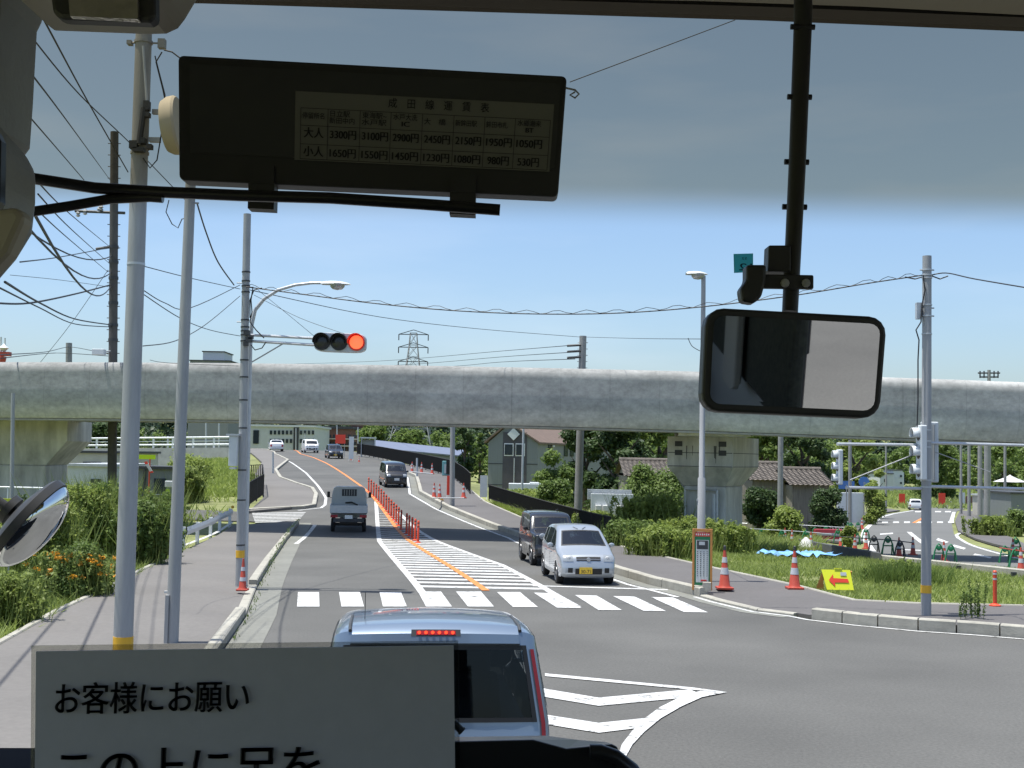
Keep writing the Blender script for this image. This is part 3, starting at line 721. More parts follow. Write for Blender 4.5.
t=thing('horn_speaker','small box shaped speaker fixed to the left of the blackish utility pole','speaker',tuple(at(101,352,49.5)))
b=MB(); b.box(at(99,352,49.5),(.5,.3,.24),top=1); b.build('speaker_body','boxgrey',t,world=True,bevel=.02)
b=MB(); b.tube([at(103,352,49.6),at(112,351,49.9)],.03,6); b.build('bracket','steel',t,world=True)
t=thing('lamp_bracket','tiny white lamp on a bracket low on the blackish utility pole','lamp',tuple(at(104,409,49.5)))
b=MB(); b.lathe([(0,-.05),(.08,-.02),(.1,.04),(0,.08)],at(100,409,49.5),'z',10); b.build('lamp_head','white',t,world=True)
b=MB(); b.tube([at(102,409,49.5),at(112,411,49.9)],.02,6); b.build('bracket','steel',t,world=True)
simplepole('thick steel pole left of the barricaded cones beside the upper road',(453,395),508,58.5,.11,'steel',bx=452)
t,B,T=simplepole('dark utility pole rising behind the parked looking silver and black cars',(583,336),528,51.3,.15,'polegrey',bx=577.5)
for k in range(6): clampx(t,B.lerp(T,.8+k*.033),.22,.015)
for (x,y) in ((575,345),(575,351),(575,357)):
    b=MB(); b.tube([at(x-8,y+.8,51.2),at(x+6,y,51.2)],.05,6); b.build('insulator','dark',t,world=True)
simplepole('plain grey pole right of the concrete pier by the tiled roofs',(781,400),515,62,.13,'polegrey',bx=780)
simplepole('thin white pole in front of the grey metal sided building',(524,405),492,66,.055,'steel_l',bx=522)
simplepole('slim pole behind the left end of the cross arm',(850,440),505,75,.1,'polegrey')
for lab,x,y0,y1,Yv,r in (('leftmost pole of the close pair standing on the far side pavement',980,440,520,95,.17),('stout steel pole of the close pair on the far side pavement',987,395,522,90,.2),
    ('thin dark pole left of the pole pair by the far road',961,440,500,125,.12),('pole topped by a lamp behind the white canopy on the right',1005,446,495,120,.13),
    ('weathered pole left of the far orange banner',886,446,490,130,.1),('single far pole rising left of the pole pair on the right',969,440,500,115,.14)):
    simplepole(lab,(x,y0),y1,Yv,r,'polegrey')
t,B,T=simplepole('far utility pole with cross arms poking above the viaduct on the right',(989,370),470,150,.2,'polegrey')
for y,h in ((373,11),(377,9)):
    b=MB(); b.tube([at(989-h,y,150),at(989+h,y,150)],.1,5); b.build('cross_arm','dark',t,world=True)
for x in (980,984,994,998):
    b=MB(); b.tube([at(x,378,150),at(x,371,150)],.09,5); b.build('insulator','dark',t,world=True)
simplepole('short pole top showing above the viaduct on the far left',(69,343),470,80,.2,'polegrey')
for lab,x,y0,yb,Yv in (('thin pole near the white guardrail on the embankment',193,455,497,85),('small lamp post left of the broad pier',13,393,500,40)):
    simplepole(lab,(x,y0),yb,Yv,.06,'steel')
for i,(x,y0,Yv,lab) in enumerate(((206,418,140,'first'),(219,420,145,'second'),(168,436,120,'third'))):
    simplepole('%s thin post behind the white guardrail, counted from the signal pole leftwards'%['middle','nearest','farthest'][i],(x,y0),447,Yv,.09,'steel_l')
for i,(x,y0,y1,Yv) in enumerate(((337,425,452,150),(358,427,452,140),(296,428,450,170),(273,452,471,80),(305,433,450,170),(417,458,477,78))):
    simplepole(['thin post among the brown buildings above the dark hatchback','lamp post right of the brown buildings','post before the pale office block','short sign post on the upper left pavement','lamp post by the pale office block','slim post on the upper right kerb'][i],(x,y0),y1,Yv,.06,'steel_l')
# overhead cables
def cable(label,pts,r=.014,sag=None,group=None):
    P=[at(*p) for p in pts]; r=r*.8
    if len(P)==2:
        s=sag or 0; P=[P[0].lerp(P[1],k/14)-Vector((0,0,s*4*(k/14)*(1-k/14))) for k in range(15)]
    else:
        Q=[]
        for i in range(len(P)-1):
            p0,p1,p2,p3=P[max(i-1,0)],P[i],P[i+1],P[min(i+2,len(P)-1)]
            for k in range(6):
                u=k/6; Q.append(.5*((2*p1)+(-p0+p2)*u+(2*p0-5*p1+4*p2-p3)*u*u+(-p0+3*p1-3*p2+p3)*u**3))
        P=Q+[P[-1]]
    b=MB(); b.tube(P,r,6); o=b.build('overhead_cable','wire',smooth=True)
    place(o,P[0]); return tag(o,label,'cable',group)
cable('steep cable descending rightwards from beside the bus pillar to the thick near pole',[(44,20,8),(87,100,12),(128,172,15.4)],.009)
cable('thin cable crossing the steep one and passing behind the thick near pole',[(30,35,9),(80,95,12),(135,148,16),(190,205,20)],.008)
cable('cable slanting down to the top of the blackish utility pole',[(30,72,12),(70,125,22),(110,180,49)],.013)
cable('second slanting cable below it ending behind the black bus arm',[(28,115,14),(60,152,22),(84,180,30)],.012)
cable('slanting cable from under the bus arm to the upper collar of the blackish pole',[(36,180,14),(70,214,25),(110,247,49)],.013)
cable('next slanting cable just below reaching the blackish pole',[(38,194,14),(72,230,25),(110,264,49)],.013)
cable('lowest slanting cable reaching the blackish pole collar',[(36,209,14),(70,240,25),(108,272,49)],.012)
for i,(x0,z0,ze,n_) in enumerate(((-2.7,5.8,9.6,'nearest the windscreen'),(-3.5,6.2,10.2,'in the middle'),(-4.6,6.6,10.9,'farthest left'))):
    A_=V((x0,4,z0)); B_=V((-16.9,50,ze)); P=[A_.lerp(B_,k/16)-V((0,0,1.2*4*(k/16)*(1-k/16))) for k in range(17)]
    b=MB(); b.tube(P,.022,6); o=b.build('overhead_cable','wire',smooth=True); place(o,A_); tag(o,'thick cable passing overhead to the blackish pole, the one '+n_,'cable')
cable('thick cable sagging from the left edge up to the blackish pole',[(-6,303,30),(30,303,35),(75,294,42),(110,285,50)],.035)
cable('thick sagging cable running down right to the blackish pole',[(5,282,20),(40,303,30),(75,319,40),(112,325,50)],.03)
cable('twin of the thick sagging cable slightly beneath it',[(0,288,20),(40,308,30),(75,324,40),(112,327,50)],.022)
cable('level cable rising gently to the blackish pole',[(20,262,25),(60,257,38),(108,248,50)],.02)
cable('faint flat cable left of the blackish pole',[(10,275,40),(60,280,45),(110,287,50)],.012)
cable('low cable sloping to the foot of the speaker on the left',[(-5,355,40),(45,352,60),(70,347,80),(108,354,50)],.022)
cable('second low cable passing the short pole top on the left',[(-5,359,40),(55,353,60),(108,356,50)],.02)
cable('diagonal stay running down left from the blackish pole',[(108,270,50),(70,325,55),(30,375,60)],.014)
cable('cable from the thick near pole gently down to the signal pole',[(143,266,16),(190,278,20),(240,289,24.9)],.009)
cable('cable dipping between the thick near pole and the signal pole',[(143,290,16),(165,303,18),(190,308,20),(240,285,24.9)],.009)
cable('lower crossing cable between the poles on the left',[(143,294,16),(180,318,19),(210,330,22),(240,336,24.9)],.009)
cable('rising cable crossing behind the slim bare pole',[(143,346,16),(175,341,19),(205,325,22),(240,296,24.9)],.009)
cable('thick cable swooping from the slim pole down to the signal pole',[(197,203,17.2),(206,232,19),(218,262,21),(234,285,24.8)],.016)
cable('thin wire falling beside the slim bare pole near the viaduct',[(150,360,20),(170,363,22),(238,366,24.9)],.006)
MC=[(247,287,24.9),(300,294,24.7),(380,304,24.3),(460,311,23.9),(540,314,23.6),(620,313,23.2),(700,307,22.8),(790,296,22.4),(870,283,22),(924,275,21.7)]
cable('long sagging main cable strung from the signal pole to the right corner pole',MC,.014)
P=[at(*p) for p in MC]; b=MB(); Q=[]
for i in range(len(P)-1):
    for k in range(12):
        q=P[i].lerp(P[i+1],k/12); a=(i*12+k)*1.4; Q.append(q+Vector((0,math.cos(a)*.03,.035+math.sin(a)*.035)))
b.tube(Q,.006,5); o=b.build('spiral_hanger','wire'); place(o,Q[0]); tag(o,'thin spiral wire wound along the long sagging main cable','cable')
cable('cable leaving the right corner pole towards the right edge',[(928,276,21.7),(946,273,21.5),(975,279,20),(1040,290,18)],.014)
cable('fine wire from the signal pole far across to the dark utility pole',[(250,290,25),(380,317,35),(480,329,43),(580,337,51.2)],.012)
cable('fine wire from the dark utility pole to the straight street lamp',[(583,337,51),(640,338.5,40),(701,339,27.4)],.01)
for i,(a,c) in enumerate((((583,344),(380,361)),((583,351),(400,365)),((583,358),(440,367)))):
    cable(['top','middle','bottom'][i]+' one of the three power lines left of the dark utility pole',[(a[0]-8,a[1]+1,51.2),(500,(a[1]*.62+c[1]*.38)+.7,80),(c[0],c[1],110),(c[0]-90,c[1]+3,160)],.02)
cable('stay wire from the signal pole down to the left end of the traffic light',[(258,290,24.9),(285,312,24.8),(314,336,24.7)],.006)
cable('stay wire from the signal pole to the middle of the traffic light',[(254,295,24.9),(300,318,24.8),(345,334,24.7)],.006)
cable('lone thin wire high above reaching the clip of the fare board',[(570,82,7),(650,52,7.4),(735,20,7.8)],.0035)
cable('wire looping down beside the straight street lamp',[(688,338,27.3),(692,346,27.3),(700,351,27.3)],.01)
# lattice transmission tower far off
def tower():
    Yv=260; B=at(411,452,Yv); B.z=Z(B.x,Yv); T=at(411,333,Yv); H=T.z-B.z
    t=thing('transmission_tower','distant lattice transmission tower rising behind the viaduct','pylon',tuple(B))
    b=MB(); N=12
    def hw(k): return 5.2*(1-k)**1.35+.7
    for i in range(N):
        k0,k1=i/N,(i+1)/N; a,c=hw(k0),hw(k1); z0,z1=k0*H,k1*H
        P0=[(-a,-a),(a,-a),(a,a),(-a,a)]; P1=[(-c,-c),(c,-c),(c,c),(-c,c)]
        for j in range(4):
            j2=(j+1)%4
            b.tube([(*P0[j],z0),(*P1[j],z1)],.11,4); b.tube([(*P0[j],z0),(*P1[j2],z1)],.06,4); b.tube([(*P0[j2],z0),(*P1[j],z1)],.06,4); b.tube([(*P1[j],z1),(*P1[j2],z1)],.06,4)
    b.build('lattice_mast','steel',t)
    for k in (.99,.9,.8):
        b=MB(); 
        for s in (-1,1):
            b.tube([(0,0,H*k),(s*3.2,0,H*k)],.12,4); b.tube([(0,0,H*k+1),(s*3.2,0,H*k)],.1,4); b.tube([(s*3.2,0,H*k),(s*3.2,0,H*k-1.3)],.14,4)
        b.build('cross_arm','dark',t)
tower()
# ------------------------------------------------------------ vehicles
def inpoly(x,y,P):
    c=False; j=len(P)-1
    for i in range(len(P)):
        if (P[i][1]>y)!=(P[j][1]>y) and x<(P[j][0]-P[i][0])*(y-P[i][1])/(P[j][1]-P[i][1])+P[i][0]: c=not c
        j=i
    return c
def car(name,label,cat,loc,yaw,prof,W,wheels,wr,glass,sides,belt,tum=.16,r=.09,paint='silver',detail=True,gmat='carglass',bow=.1,plate=None,rplate=None,
        lamps=None,tails=None,grille=None,extras=None,slope=0,rim='rim',arch=1.12,scale=.88,ug=.84):
    L=max(p[0] for p in prof); H=max(p[1] for p in prof)
    t=thing(name,label,cat,tuple(loc),yaw)
    t.rotation_euler=(slope,0,yaw); t.scale=(scale,)*3
    k=.14; P=[prof[0]]
    for i in range(1,len(prof)-1):
        p,a,c=Vector(prof[i]),Vector(prof[i-1]),Vector(prof[i+1]); P+= [tuple(p.lerp(a,k)),tuple(p.lerp(c,k))]
    P.append(prof[-1])
    N=[]
    for i in range(len(P)):
        d=(Vector(P[min(i+1,len(P)-1)])-Vector(P[max(i-1,0)])).normalized(); N.append(Vector((d.y,-d.x)))
    ctr=Vector((L/2,H*.45))
    N=[n if n.dot(ctr-Vector(p))>0 else -n for n,p in zip(N,P)]
    def f(z):
        if z<=belt: return 1-.05*((z-.62)/.6)**2
        return (1-.05*((belt-.62)/.6)**2)-(z-belt)/(H-belt)*tum/(W/2)
    def g(x):
        e=.55; v=1
        if x<e: v-=bow*((e-x)/e)**2
        if x>L-e*.8: v-=bow*.5*((x-L+e*.8)/(e*.8))**2
        return v
    def MP(x,z,u,off=0): return (u*W/2*f(z)*g(x)+(math.copysign(off,u) if abs(u)>.999 else 0), x-L/2, z)
    def S(tt,u,off=0):
        i=min(int(tt),len(P)-2); q=tt-i; p=Vector(P[i]).lerp(Vector(P[i+1]),q); n=N[i].lerp(N[i+1],q)
        c=max(0,(abs(u)-.84)/.16); d=r*(1-math.sqrt(max(0,1-c*c*.98)))-off+.035*u*u*(1 if P[i][1]>.5 else .5)
        p=p+n*d; x,y,z=MP(p.x,p.y,u); return (x,y,z)
    U=[-1,-.985,-.95,-.9,-.84,-.6,-.3,0,.3,.6,.84,.9,.95,.985,1]
    T=len(P); b=MB(); vs=[S(i,u) for i in range(T) for u in U]; nU=len(U); fs=[]
    holes=[(2*i,2*j-1) for i,j in glass]
    for i in range(T-1):
        hole=any(a<=i<c for a,c in holes)
        for j in range(nU-1):
            if hole and abs((U[j]+U[j+1])/2)<ug: continue
            fs.append((i*nU+j,i*nU+j+1,(i+1)*nU+j+1,(i+1)*nU+j))
    b.add(vs,fs)
    # flanks
    edge=[]
    for i in range(T):
        c=1; d=r*(1-math.sqrt(.02))+.035*(1 if P[i][1]>.5 else .5); q=Vector(P[i])+N[i]*d; edge.append((q.x,q.y))
    zb=.24
    bot=[]
    for xc in sorted(wheels,reverse=True):
        ra=wr*arch
        bot+= [(xc+ra*math.cos(a),max(zb,wr+ra*math.sin(a))) for a in [R(-12+204*k/12) for k in range(13)]]
    outline=edge+[(edge[-1][0],zb)]*(edge[-1][1]>zb+.02)+bot+[(edge[0][0],zb)]*(edge[0][1]>zb+.02)
    def flank(poly,cuts,off,sgn,remove=None):
        bm=bmesh.new(); vv=[bm.verts.new((x,0,z)) for x,z in poly]; bm.faces.new(vv)
        bmesh.ops.triangulate(bm,faces=bm.faces[:])
        al=lambda: bm.verts[:]+bm.edges[:]+bm.faces[:]
        z=.3
        while z<H: bmesh.ops.bisect_plane(bm,geom=al(),dist=1e-5,plane_co=(0,0,z),plane_no=(0,0,1)); z+=.1
        for x in (.14,.28,.42,.55,L-.44,L-.3,L-.15): bmesh.ops.bisect_plane(bm,geom=al(),dist=1e-5,plane_co=(x,0,0),plane_no=(1,0,0))
        for poly2 in cuts:
            for a,c in zip(poly2,poly2[1:]+poly2[:1]):
                bmesh.ops.bisect_plane(bm,geom=al(),dist=1e-5,plane_co=(a[0],0,a[1]),plane_no=(-(c[1]-a[1]),0,c[0]-a[0]))
        vs=[];fs=[]
        bm.verts.index_update()
        for v in bm.verts: vs.append(MP(v.co.x,v.co.z,sgn,off))
        for fc in bm.faces:
            m_=fc.calc_center_median()
            if remove and any(inpoly(m_.x,m_.z,q) for q in remove): continue
            fs.append([v.index for v in fc.verts])
        bm.free(); return vs,fs
    for sgn in (-1,1): b.add(*flank(outline,sides,0,sgn,sides))
    o=b.build('body',paint,t,smooth=True,fix=True)
    w_=o.modifiers.new('w','WELD'); w_.merge_threshold=.002
    for (a,c) in holes:
        b=MB(); b.grid([[S(a+(c-a)*ii/4,u*ug,.004) for u in [-1+2*jj/8 for jj in range(9)]] for ii in range(5)])
        b.build('windscreen' if P[a][0]<L*.5 else 'rear_window',gmat if P[a][0]>=L*.5 else 'carglass',t,smooth=True)
        b=MB(); w1=.04
        for u0,u1 in ((-ug,-ug+w1),(ug-w1,ug)): b.grid([[S(a+(c-a)*ii/4,u,.007) for u in (u0,u1)] for ii in range(5)])
        for t0,t1 in ((a,a+(c-a)*.06),(c-(c-a)*.06,c)): b.grid([[S(tt,u*ug,.007) for u in [-1+2*jj/8 for jj in range(9)]] for tt in (t0,t1)])
        b.build('window_seal','black',t)
    for q in sides:
        for sgn in (-1,1):
            b=MB(); b.add(*flank(q,[],-.008,sgn)); b.build('side_window',gmat,t,smooth=True)
    # cabin floor, underbody, seats
    b=MB(); b.box((0,0,.33),(W*.86,L*.9,.2)); b.box((0,0,.6),(W*.84,L*.62,.5)); b.build('underbody','black',t)
    x0=min(s[0][0] for s in [[min(q)] for q in sides]) if sides else 1
    for sx in (-.3,.3):
        for sy in ((x0+.85,x0+1.7) if L>3 else (x0+.8,)):
            if sy>L-.45: continue
            b=MB(); b.box((sx,sy-L/2,belt-.1),(.46,.14,.62),taper=(.8,.6)); b.box((sx,sy-L/2,belt+.3),(.25,.1,.16)); b.build('seat','seat',t,bevel=.04)
    b=MB(); b.lathe([(.18,-.012),(.2,0),(.18,.012),(.16,0),(.18,-.012)],(-.3,x0+.42-L/2,belt+.02),'y',20); b.build('steering_wheel','black',t,smooth=True)
    # wheels
    for xc in wheels:
        for sgn in (-1,1):
            yy=sgn*(W/2-.09)
            b=MB(); b.lathe([(wr*.62,-.085),(wr*.9,-.09),(wr,-.06),(wr,.06),(wr*.9,.09),(wr*.62,.085)],(yy,xc-L/2,wr),'x',28); wo=b.build('wheel','rubber',t,smooth=True)
            b=MB(); b.lathe([(wr*.62,.02),(wr*.6,.05),(wr*.5,.03),(wr*.18,.045),(0,.05)] if sgn>0 else [(wr*.62,-.02),(wr*.6,-.05),(wr*.5,-.03),(wr*.18,-.045),(0,-.05)],(yy+sgn*.04,xc-L/2,wr),'x',24)
            b.build('rim',rim,wo,smooth=True)
            if detail:
                for j in range(6):
                    a=j*math.pi/3; b=MB(); c0=Vector((yy+sgn*.083,xc-L/2+math.cos(a)*wr*.4,wr+math.sin(a)*wr*.4)); b.box(c0,(.01,.03,.03)); b.build('rim_gap','black',wo)
    def patch(nm,t0,t1,u0,u1,m,off=.008,nu=6,nt=3):
        b=MB(); b.grid([[S(t0+(t1-t0)*i/nt,u0+(u1-u0)*j/nu,off) for j in range(nu+1)] for i in range(nt+1)]); return b.build(nm,m,t,smooth=True)
    def spatch(nm,poly2,m,off=.006,both=(-1,1)):
        for sgn in both:
            b=MB(); b.add(*flank(poly2,[],off,sgn)); b.build(nm,m,t,smooth=True)
    t['_']=0; del t['_']
    if extras: extras(t,S,MP,patch,spatch,L,H,W)
    # door seams, handles, mirrors
    if detail and sides:
        for q in sides:
            xs=[p[0] for p in q]; 
            spatch('door_seam',[(max(xs)+.03,.36),(max(xs)+.045,.36),(max(xs)+.045,belt),(max(xs)+.03,belt)],'black',.002)
        for sgn in (-1,1):
            for q in sides[:2]:
                xs=[p[0] for p in q]; p=MP(max(xs)-.12,belt-.13,sgn,.015); b=MB(); b.box(p,(.03,.17,.035)); b.build('door_handle',paint,t,bevel=.01)
    if sides:
        for sgn in (-1,1):
            p=MP(x0+.16,belt+.07,sgn,.11); b=MB()
            b.lathe([(0,-.055),(.06,-.05),(.085,-.01),(.08,.03),(.0,.035)],p,'y',14,sy=.75); mo=b.build('wing_mirror',paint if paint!='blackpaint' else 'black',t,smooth=True)
            b=MB(); b.box(MP(x0+.16,belt+.03,sgn,.03),(.12,.04,.03)); b.build('mirror_stalk','black',mo)
    return t
def road_at(px,py,dz=0): p=G(px,py,dz); return (p.x,p.y,Z(p.x,p.y)+.0)
# --- silver oncoming hatchback
HATCH=[(.10,.22),(.03,.3),(.0,.48),(.05,.68),(.14,.8),(.66,.93),(1.42,1.42),(1.9,1.48),(2.9,1.45),(3.15,1.38),(3.36,.95),(3.4,.5),(3.33,.25)]
def ex_hatch(t,S,MP,patch,spatch,L,H,W):
    # headlamps
    for s in (-1,1):
        patch('headlight',4.9,7.6,s*.58,s*.95,'lens',.008)
        patch('bumper_intake',2.2,3.4,s*.62,s*.8,'black',.006)
        b=MB(); b.lathe([(0,-.03),(.05,-.02),(.055,.01)],Vector(S(6.3,s*.72,.0)),'y',12); b.build('lamp_bulb','white',t)
    patch('grille',5.0,6.6,-.46,.46,'black',.006); patch('grille_bar',5.7,5.9,-.46,.46,'rim',.012)
    b=MB(); b.lathe([(.0,-.01),(.05,-.008),(.055,.012)],Vector(S(5.5,0,.02)),'y',14); b.build('emblem','rim',t)
    patch('lower_intake',1.7,3.1,-.52,.52,'black',.006)
    b=MB(); c=Vector(S(2.7,-.12,.03)); b.box((c.x,c.y,c.z),(.33,.012,.165)); pl=b.build('number_plate','plate_y',t)
    text('plate_number','30-71',(c.x-.13,c.y-.009,c.z-.065),(1,0,0),(0,0,1),.12,'black',t,width=.26,world=False)
    for s in (-1,1):
        b=MB(); b.tube([S(11.9,s*.3,.01),S(11.2,s*.1,.012)],.006,5); b.build('wiper','black',t)
    b=MB(); q=Vector(S(12.6,.0,-.1)); b.box(q,(.2,.02,.06)); b.build('rear_view_mirror','black',t)
    b=MB(); c=S(14.3,.2,.0); b.tube([c,Vector(c)+Vector((0,.25,.32))],.004,5); b.build('antenna','black',t)
    for s in (-1,1): patch('tail_light',20.5,22.5,s*.8,s*.98,'redlens',.006)
y_sil=R(7)
car('hatchback','small silver blue hatchback with yellow plate waiting nearest the crosswalk','car',(lambda p:(p[0]-.07,p[1]+1.45,Z(p[0],p[1]+1.5)))(road_at(583.5,585.5)),y_sil,HATCH,1.475,(.68,2.98),.29,[(5,6),(9,10)],
    [[(1.0,.96),(1.5,1.32),(1.72,1.37),(1.74,.94)],[(1.82,.94),(1.8,1.38),(2.55,1.37),(2.6,.96)],[(2.7,.97),(2.66,1.36),(2.92,1.33),(3.06,1.03)]],.9,paint='silver2',extras=ex_hatch,tum=.18)
SUV=[(.12,.3),(.0,.36),(.0,.6),(.06,.66),(.06,.98),(.14,1.04),(.95,1.1),(1.3,1.56),(1.6,1.64),(3.1,1.64),(3.32,1.58),(3.38,1.0),(3.4,.5),(3.3,.32)]
def ex_suv(t,S,MP,patch,spatch,L,H,W):
    for s in (-1,1):
        b=MB(); b.lathe([(0,-.03),(.08,-.02),(.1,.02)],Vector(S(7.2,s*.68,.0)),'y',16); b.build('headlight','lens',t,smooth=True)
        b=MB(); b.tube([S(17,s*.86,.05),S(19,s*.86,.05)],.02,6); b.build('roof_rail','black',t)
    patch('grille',6.2,8.0,-.5,.5,'black',.006); patch('bumper_trim',2.2,4.2,-.9,.9,'dark',.006)
    b=MB(); c=Vector(S(3.2,0,.03)); b.box(c,(.33,.012,.165)); b.build('number_plate','plate_y',t)
car('sport_utility_car','boxy black off-road car queued directly behind the silver hatchback','car',(lambda p:(p[0]+.2,p[1]+1.55,Z(p[0],p[1]+1.5)))(road_at(542,566.5)),R(8),SUV,1.475,(.62,2.8),.34,[(6,7),(10,11)],
    [[(1.05,1.12),(1.34,1.5),(1.75,1.52),(1.76,1.12)],[(1.84,1.12),(1.83,1.53),(2.5,1.52),(2.52,1.12)],[(2.62,1.12),(2.6,1.52),(3.12,1.5),(3.18,1.14)]],1.06,tum=.1,r=.05,paint='blackpaint',extras=ex_suv,arch=1.16)
WAG=[(.08,.22),(.0,.34),(.0,.6),(.06,.84),(.5,.98),(1.1,1.4),(1.6,1.5),(2.7,1.585),(3.22,1.59),(3.32,1.56),(3.41,.87),(3.43,.82),(3.44,.5),(3.38,.25)]
def ex_wag(t,S,MP,patch,spatch,L,H,W):
    for s in (-1,1):
        patch('tail_light',18.05,22.2,s*.935,s*.97,'redlens',.012,nu=4,nt=8)
        b=MB(); b.tube([S(13,s*.86,.006),S(15,s*.86,.008),S(17,s*.86,.006)],.012,6); b.build('roof_gutter','dark',t)
    b=MB(); b.grid([[S(tt,u,o) for u in [-.84+1.68*j/10 for j in range(11)]] for tt,o in ((15.6,.012),(16.5,.03),(17.4,.05),(17.9,.045),(18.0,.01))]); b.build('roof_spoiler','silver',t,smooth=True)
    patch('brake_light_cover',17.2,17.55,-.25,.25,'dark',.05)
    m=mat('lit_brake_lamp',(1,.06,.02),.4,emit=1.5); M['brakelit']=m
    for j in range(6):
        b=MB(); b.lathe([(0,-.006),(.008,-.004),(.011,.006)],Vector(S(17.37,-.17+.068*j,.058)),'y',10); b.build('brake_lamp','brakelit',t,smooth=True)
    patch('brake_lamp_lens',17.27,17.48,-.2,.2,'redlens',.053)
    b=MB(); b.tube([S(14.2,.72,.0),Vector(S(14.2,.72,.0))+Vector((0,.02,.19))],.0025,5); b.build('antenna','black',t)
    b=MB(); b.tube([S(20,-.02,.012),S(20.7,-.15,.016)],.01,6); b.build('rear_wiper','black',t)
    b=MB(); b.box((0,L/2+.0,.42),(W*.96,.08,.3)); b.build('rear_bumper','silver',t,bevel=.03)
    patch('tailgate_seam',21.2,21.26,-.84,.84,'black',.006)
    for s in (-1,1): patch('headlight',3.2,6,s*.55,s*.95,'lens',.006)
    # driver
    d=MB(); d.lathe([(0,.14),(.06,.125),(.095,.06),(.1,0),(.085,-.07),(.055,-.12),(.06,-.16),(.12,-.2),(.2,-.26),(.22,-.5)],(-.33,1.75-L/2,1.2),'z',18,sy=.85)
    o=d.build('headrest','seat',t,smooth=True)
wl=at(443,612,8.25)
car('station_wagon','silver blue tall wagon stopped right ahead with its high brake lamp lit','car',(-.66,10.1,0),R(180+5.5),
    WAG,1.6,(.66,2.95),.29,[(4,5),(9,10)],
    [[(.95,1.02),(1.25,1.32),(1.6,1.4),(1.62,1.0)],[(1.7,1.0),(1.68,1.41),(2.4,1.48),(2.42,1.0)],[(2.52,1.0),(2.5,1.49),(3.1,1.49),(3.2,1.02)]],.96,tum=.12,r=.07,paint='silver',gmat='privglass',extras=ex_wag,bow=.08,scale=1.04,ug=.9)
BOX=[(.08,.24),(.0,.34),(.0,.6),(.03,.86),(.3,.98),(.72,1.5),(1.1,1.62),(2.9,1.63),(3.25,1.58),(3.38,1.0),(3.4,.5),(3.34,.26)]
def ex_box(t,S,MP,patch,spatch,L,H,W):
    for s in (-1,1):
        patch('headlight',4.6,6.4,s*.62,s*.96,'lens',.006); patch('bumper_intake',2,3,s*.6,s*.85,'dark',.006)
    patch('grille',4.6,5.8,-.55,.55,'dark',.005); patch('lower_intake',1.6,3,-.5,.5,'dark',.006)
    b=MB(); c=Vector(S(3,0,.03)); b.box(c,(.33,.012,.165)); b.build('number_plate','plate_w',t)
car('box_minivan','glossy black boxy minicar coming down the upper road past the posts','car',(lambda p:(p[0],p[1]+1.6,Z(p[0],p[1]+1.6)))(road_at(390,488)),R(14),BOX,1.475,(.62,2.95),.29,[(4,5),(8,9)],
    [[(.68,1.04),(.92,1.46),(1.4,1.5),(1.42,1.02)],[(1.5,1.02),(1.48,1.5),(2.3,1.5),(2.32,1.02)],[(2.4,1.02),(2.38,1.5),(3.05,1.48),(3.1,1.04)]],.98,tum=.1,r=.06,paint='blackpaint',extras=ex_box,slope=R(2.5),detail=False)
car('hatchback','dark hatchback coming over the crest behind the black minicar','car',(lambda p:(p[0],p[1]+1.8,Z(p[0],p[1]+1.8)))(road_at(331,459)),R(16),HATCH,1.55,(.68,2.98),.3,[(5,6),(9,10)],
    [[(1.0,.96),(1.5,1.32),(1.72,1.37),(1.74,.94)],[(1.82,.94),(1.8,1.38),(2.55,1.37),(2.6,.96)]],.9,paint='blackpaint',extras=ex_hatch,slope=R(1.5),detail=False)
car('white_van','white minivan facing us at the crest between sedan and dark hatchback','van',(lambda p:(p[0],p[1]+1.8,Z(p[0],p[1]+1.8)))(road_at(307,453)),R(18),BOX,1.69,(.62,2.95),.3,[(4,5),(8,9)],
    [[(.68,1.04),(.92,1.46),(1.4,1.5),(1.42,1.02)],[(1.5,1.02),(1.48,1.5),(2.3,1.5),(2.32,1.02)]],.98,tum=.1,r=.06,paint='whitepaint',extras=ex_box,detail=False)
SED=[(.1,.24),(.0,.36),(.0,.58),(.08,.72),(1.1,.92),(1.9,1.38),(2.3,1.43),(3.1,1.4),(3.75,1.05),(4.25,1.0),(4.32,.6),(4.28,.28)]
def ex_sed(t,S,MP,patch,spatch,L,H,W):
    for s in (-1,1): patch('tail_light',18.4,20,s*.7,s*.97,'redlens',.008)
    b=MB(); c=Vector(S(20.5,0,.03)); b.box(c,(.33,.012,.165)); b.build('number_plate','plate_w',t)
car('sedan','white sedan seen from behind going over the crest on the left','car',(lambda p:(p[0],p[1]+1.8,Z(p[0],p[1]+1.8)))(road_at(272.5,451.5)),R(180+14),SED,1.7,(.8,3.4),.31,[(4,5),(7,8)],
    [[(1.35,.96),(1.95,1.32),(2.4,1.35),(2.4,.96)],[(2.48,.96),(2.48,1.35),(3.05,1.33),(3.5,1.0)]],.95,paint='whitepaint',extras=ex_sed,detail=False)
car('hatchback','white hatchback driving away on the low far road behind the right pole','car',(lambda p:(p[0],p[1]+1.5,Z(p[0],p[1]+1.5)))(road_at(919,510)),R(180-14),HATCH,1.69,(.68,2.98),.31,[(5,6),(9,10)],
    [[(1.0,.96),(1.5,1.32),(1.72,1.37),(1.74,.94)],[(1.82,.94),(1.8,1.38),(2.55,1.37),(2.6,.96)]],.9,paint='whitepaint',extras=ex_hatch,detail=False)
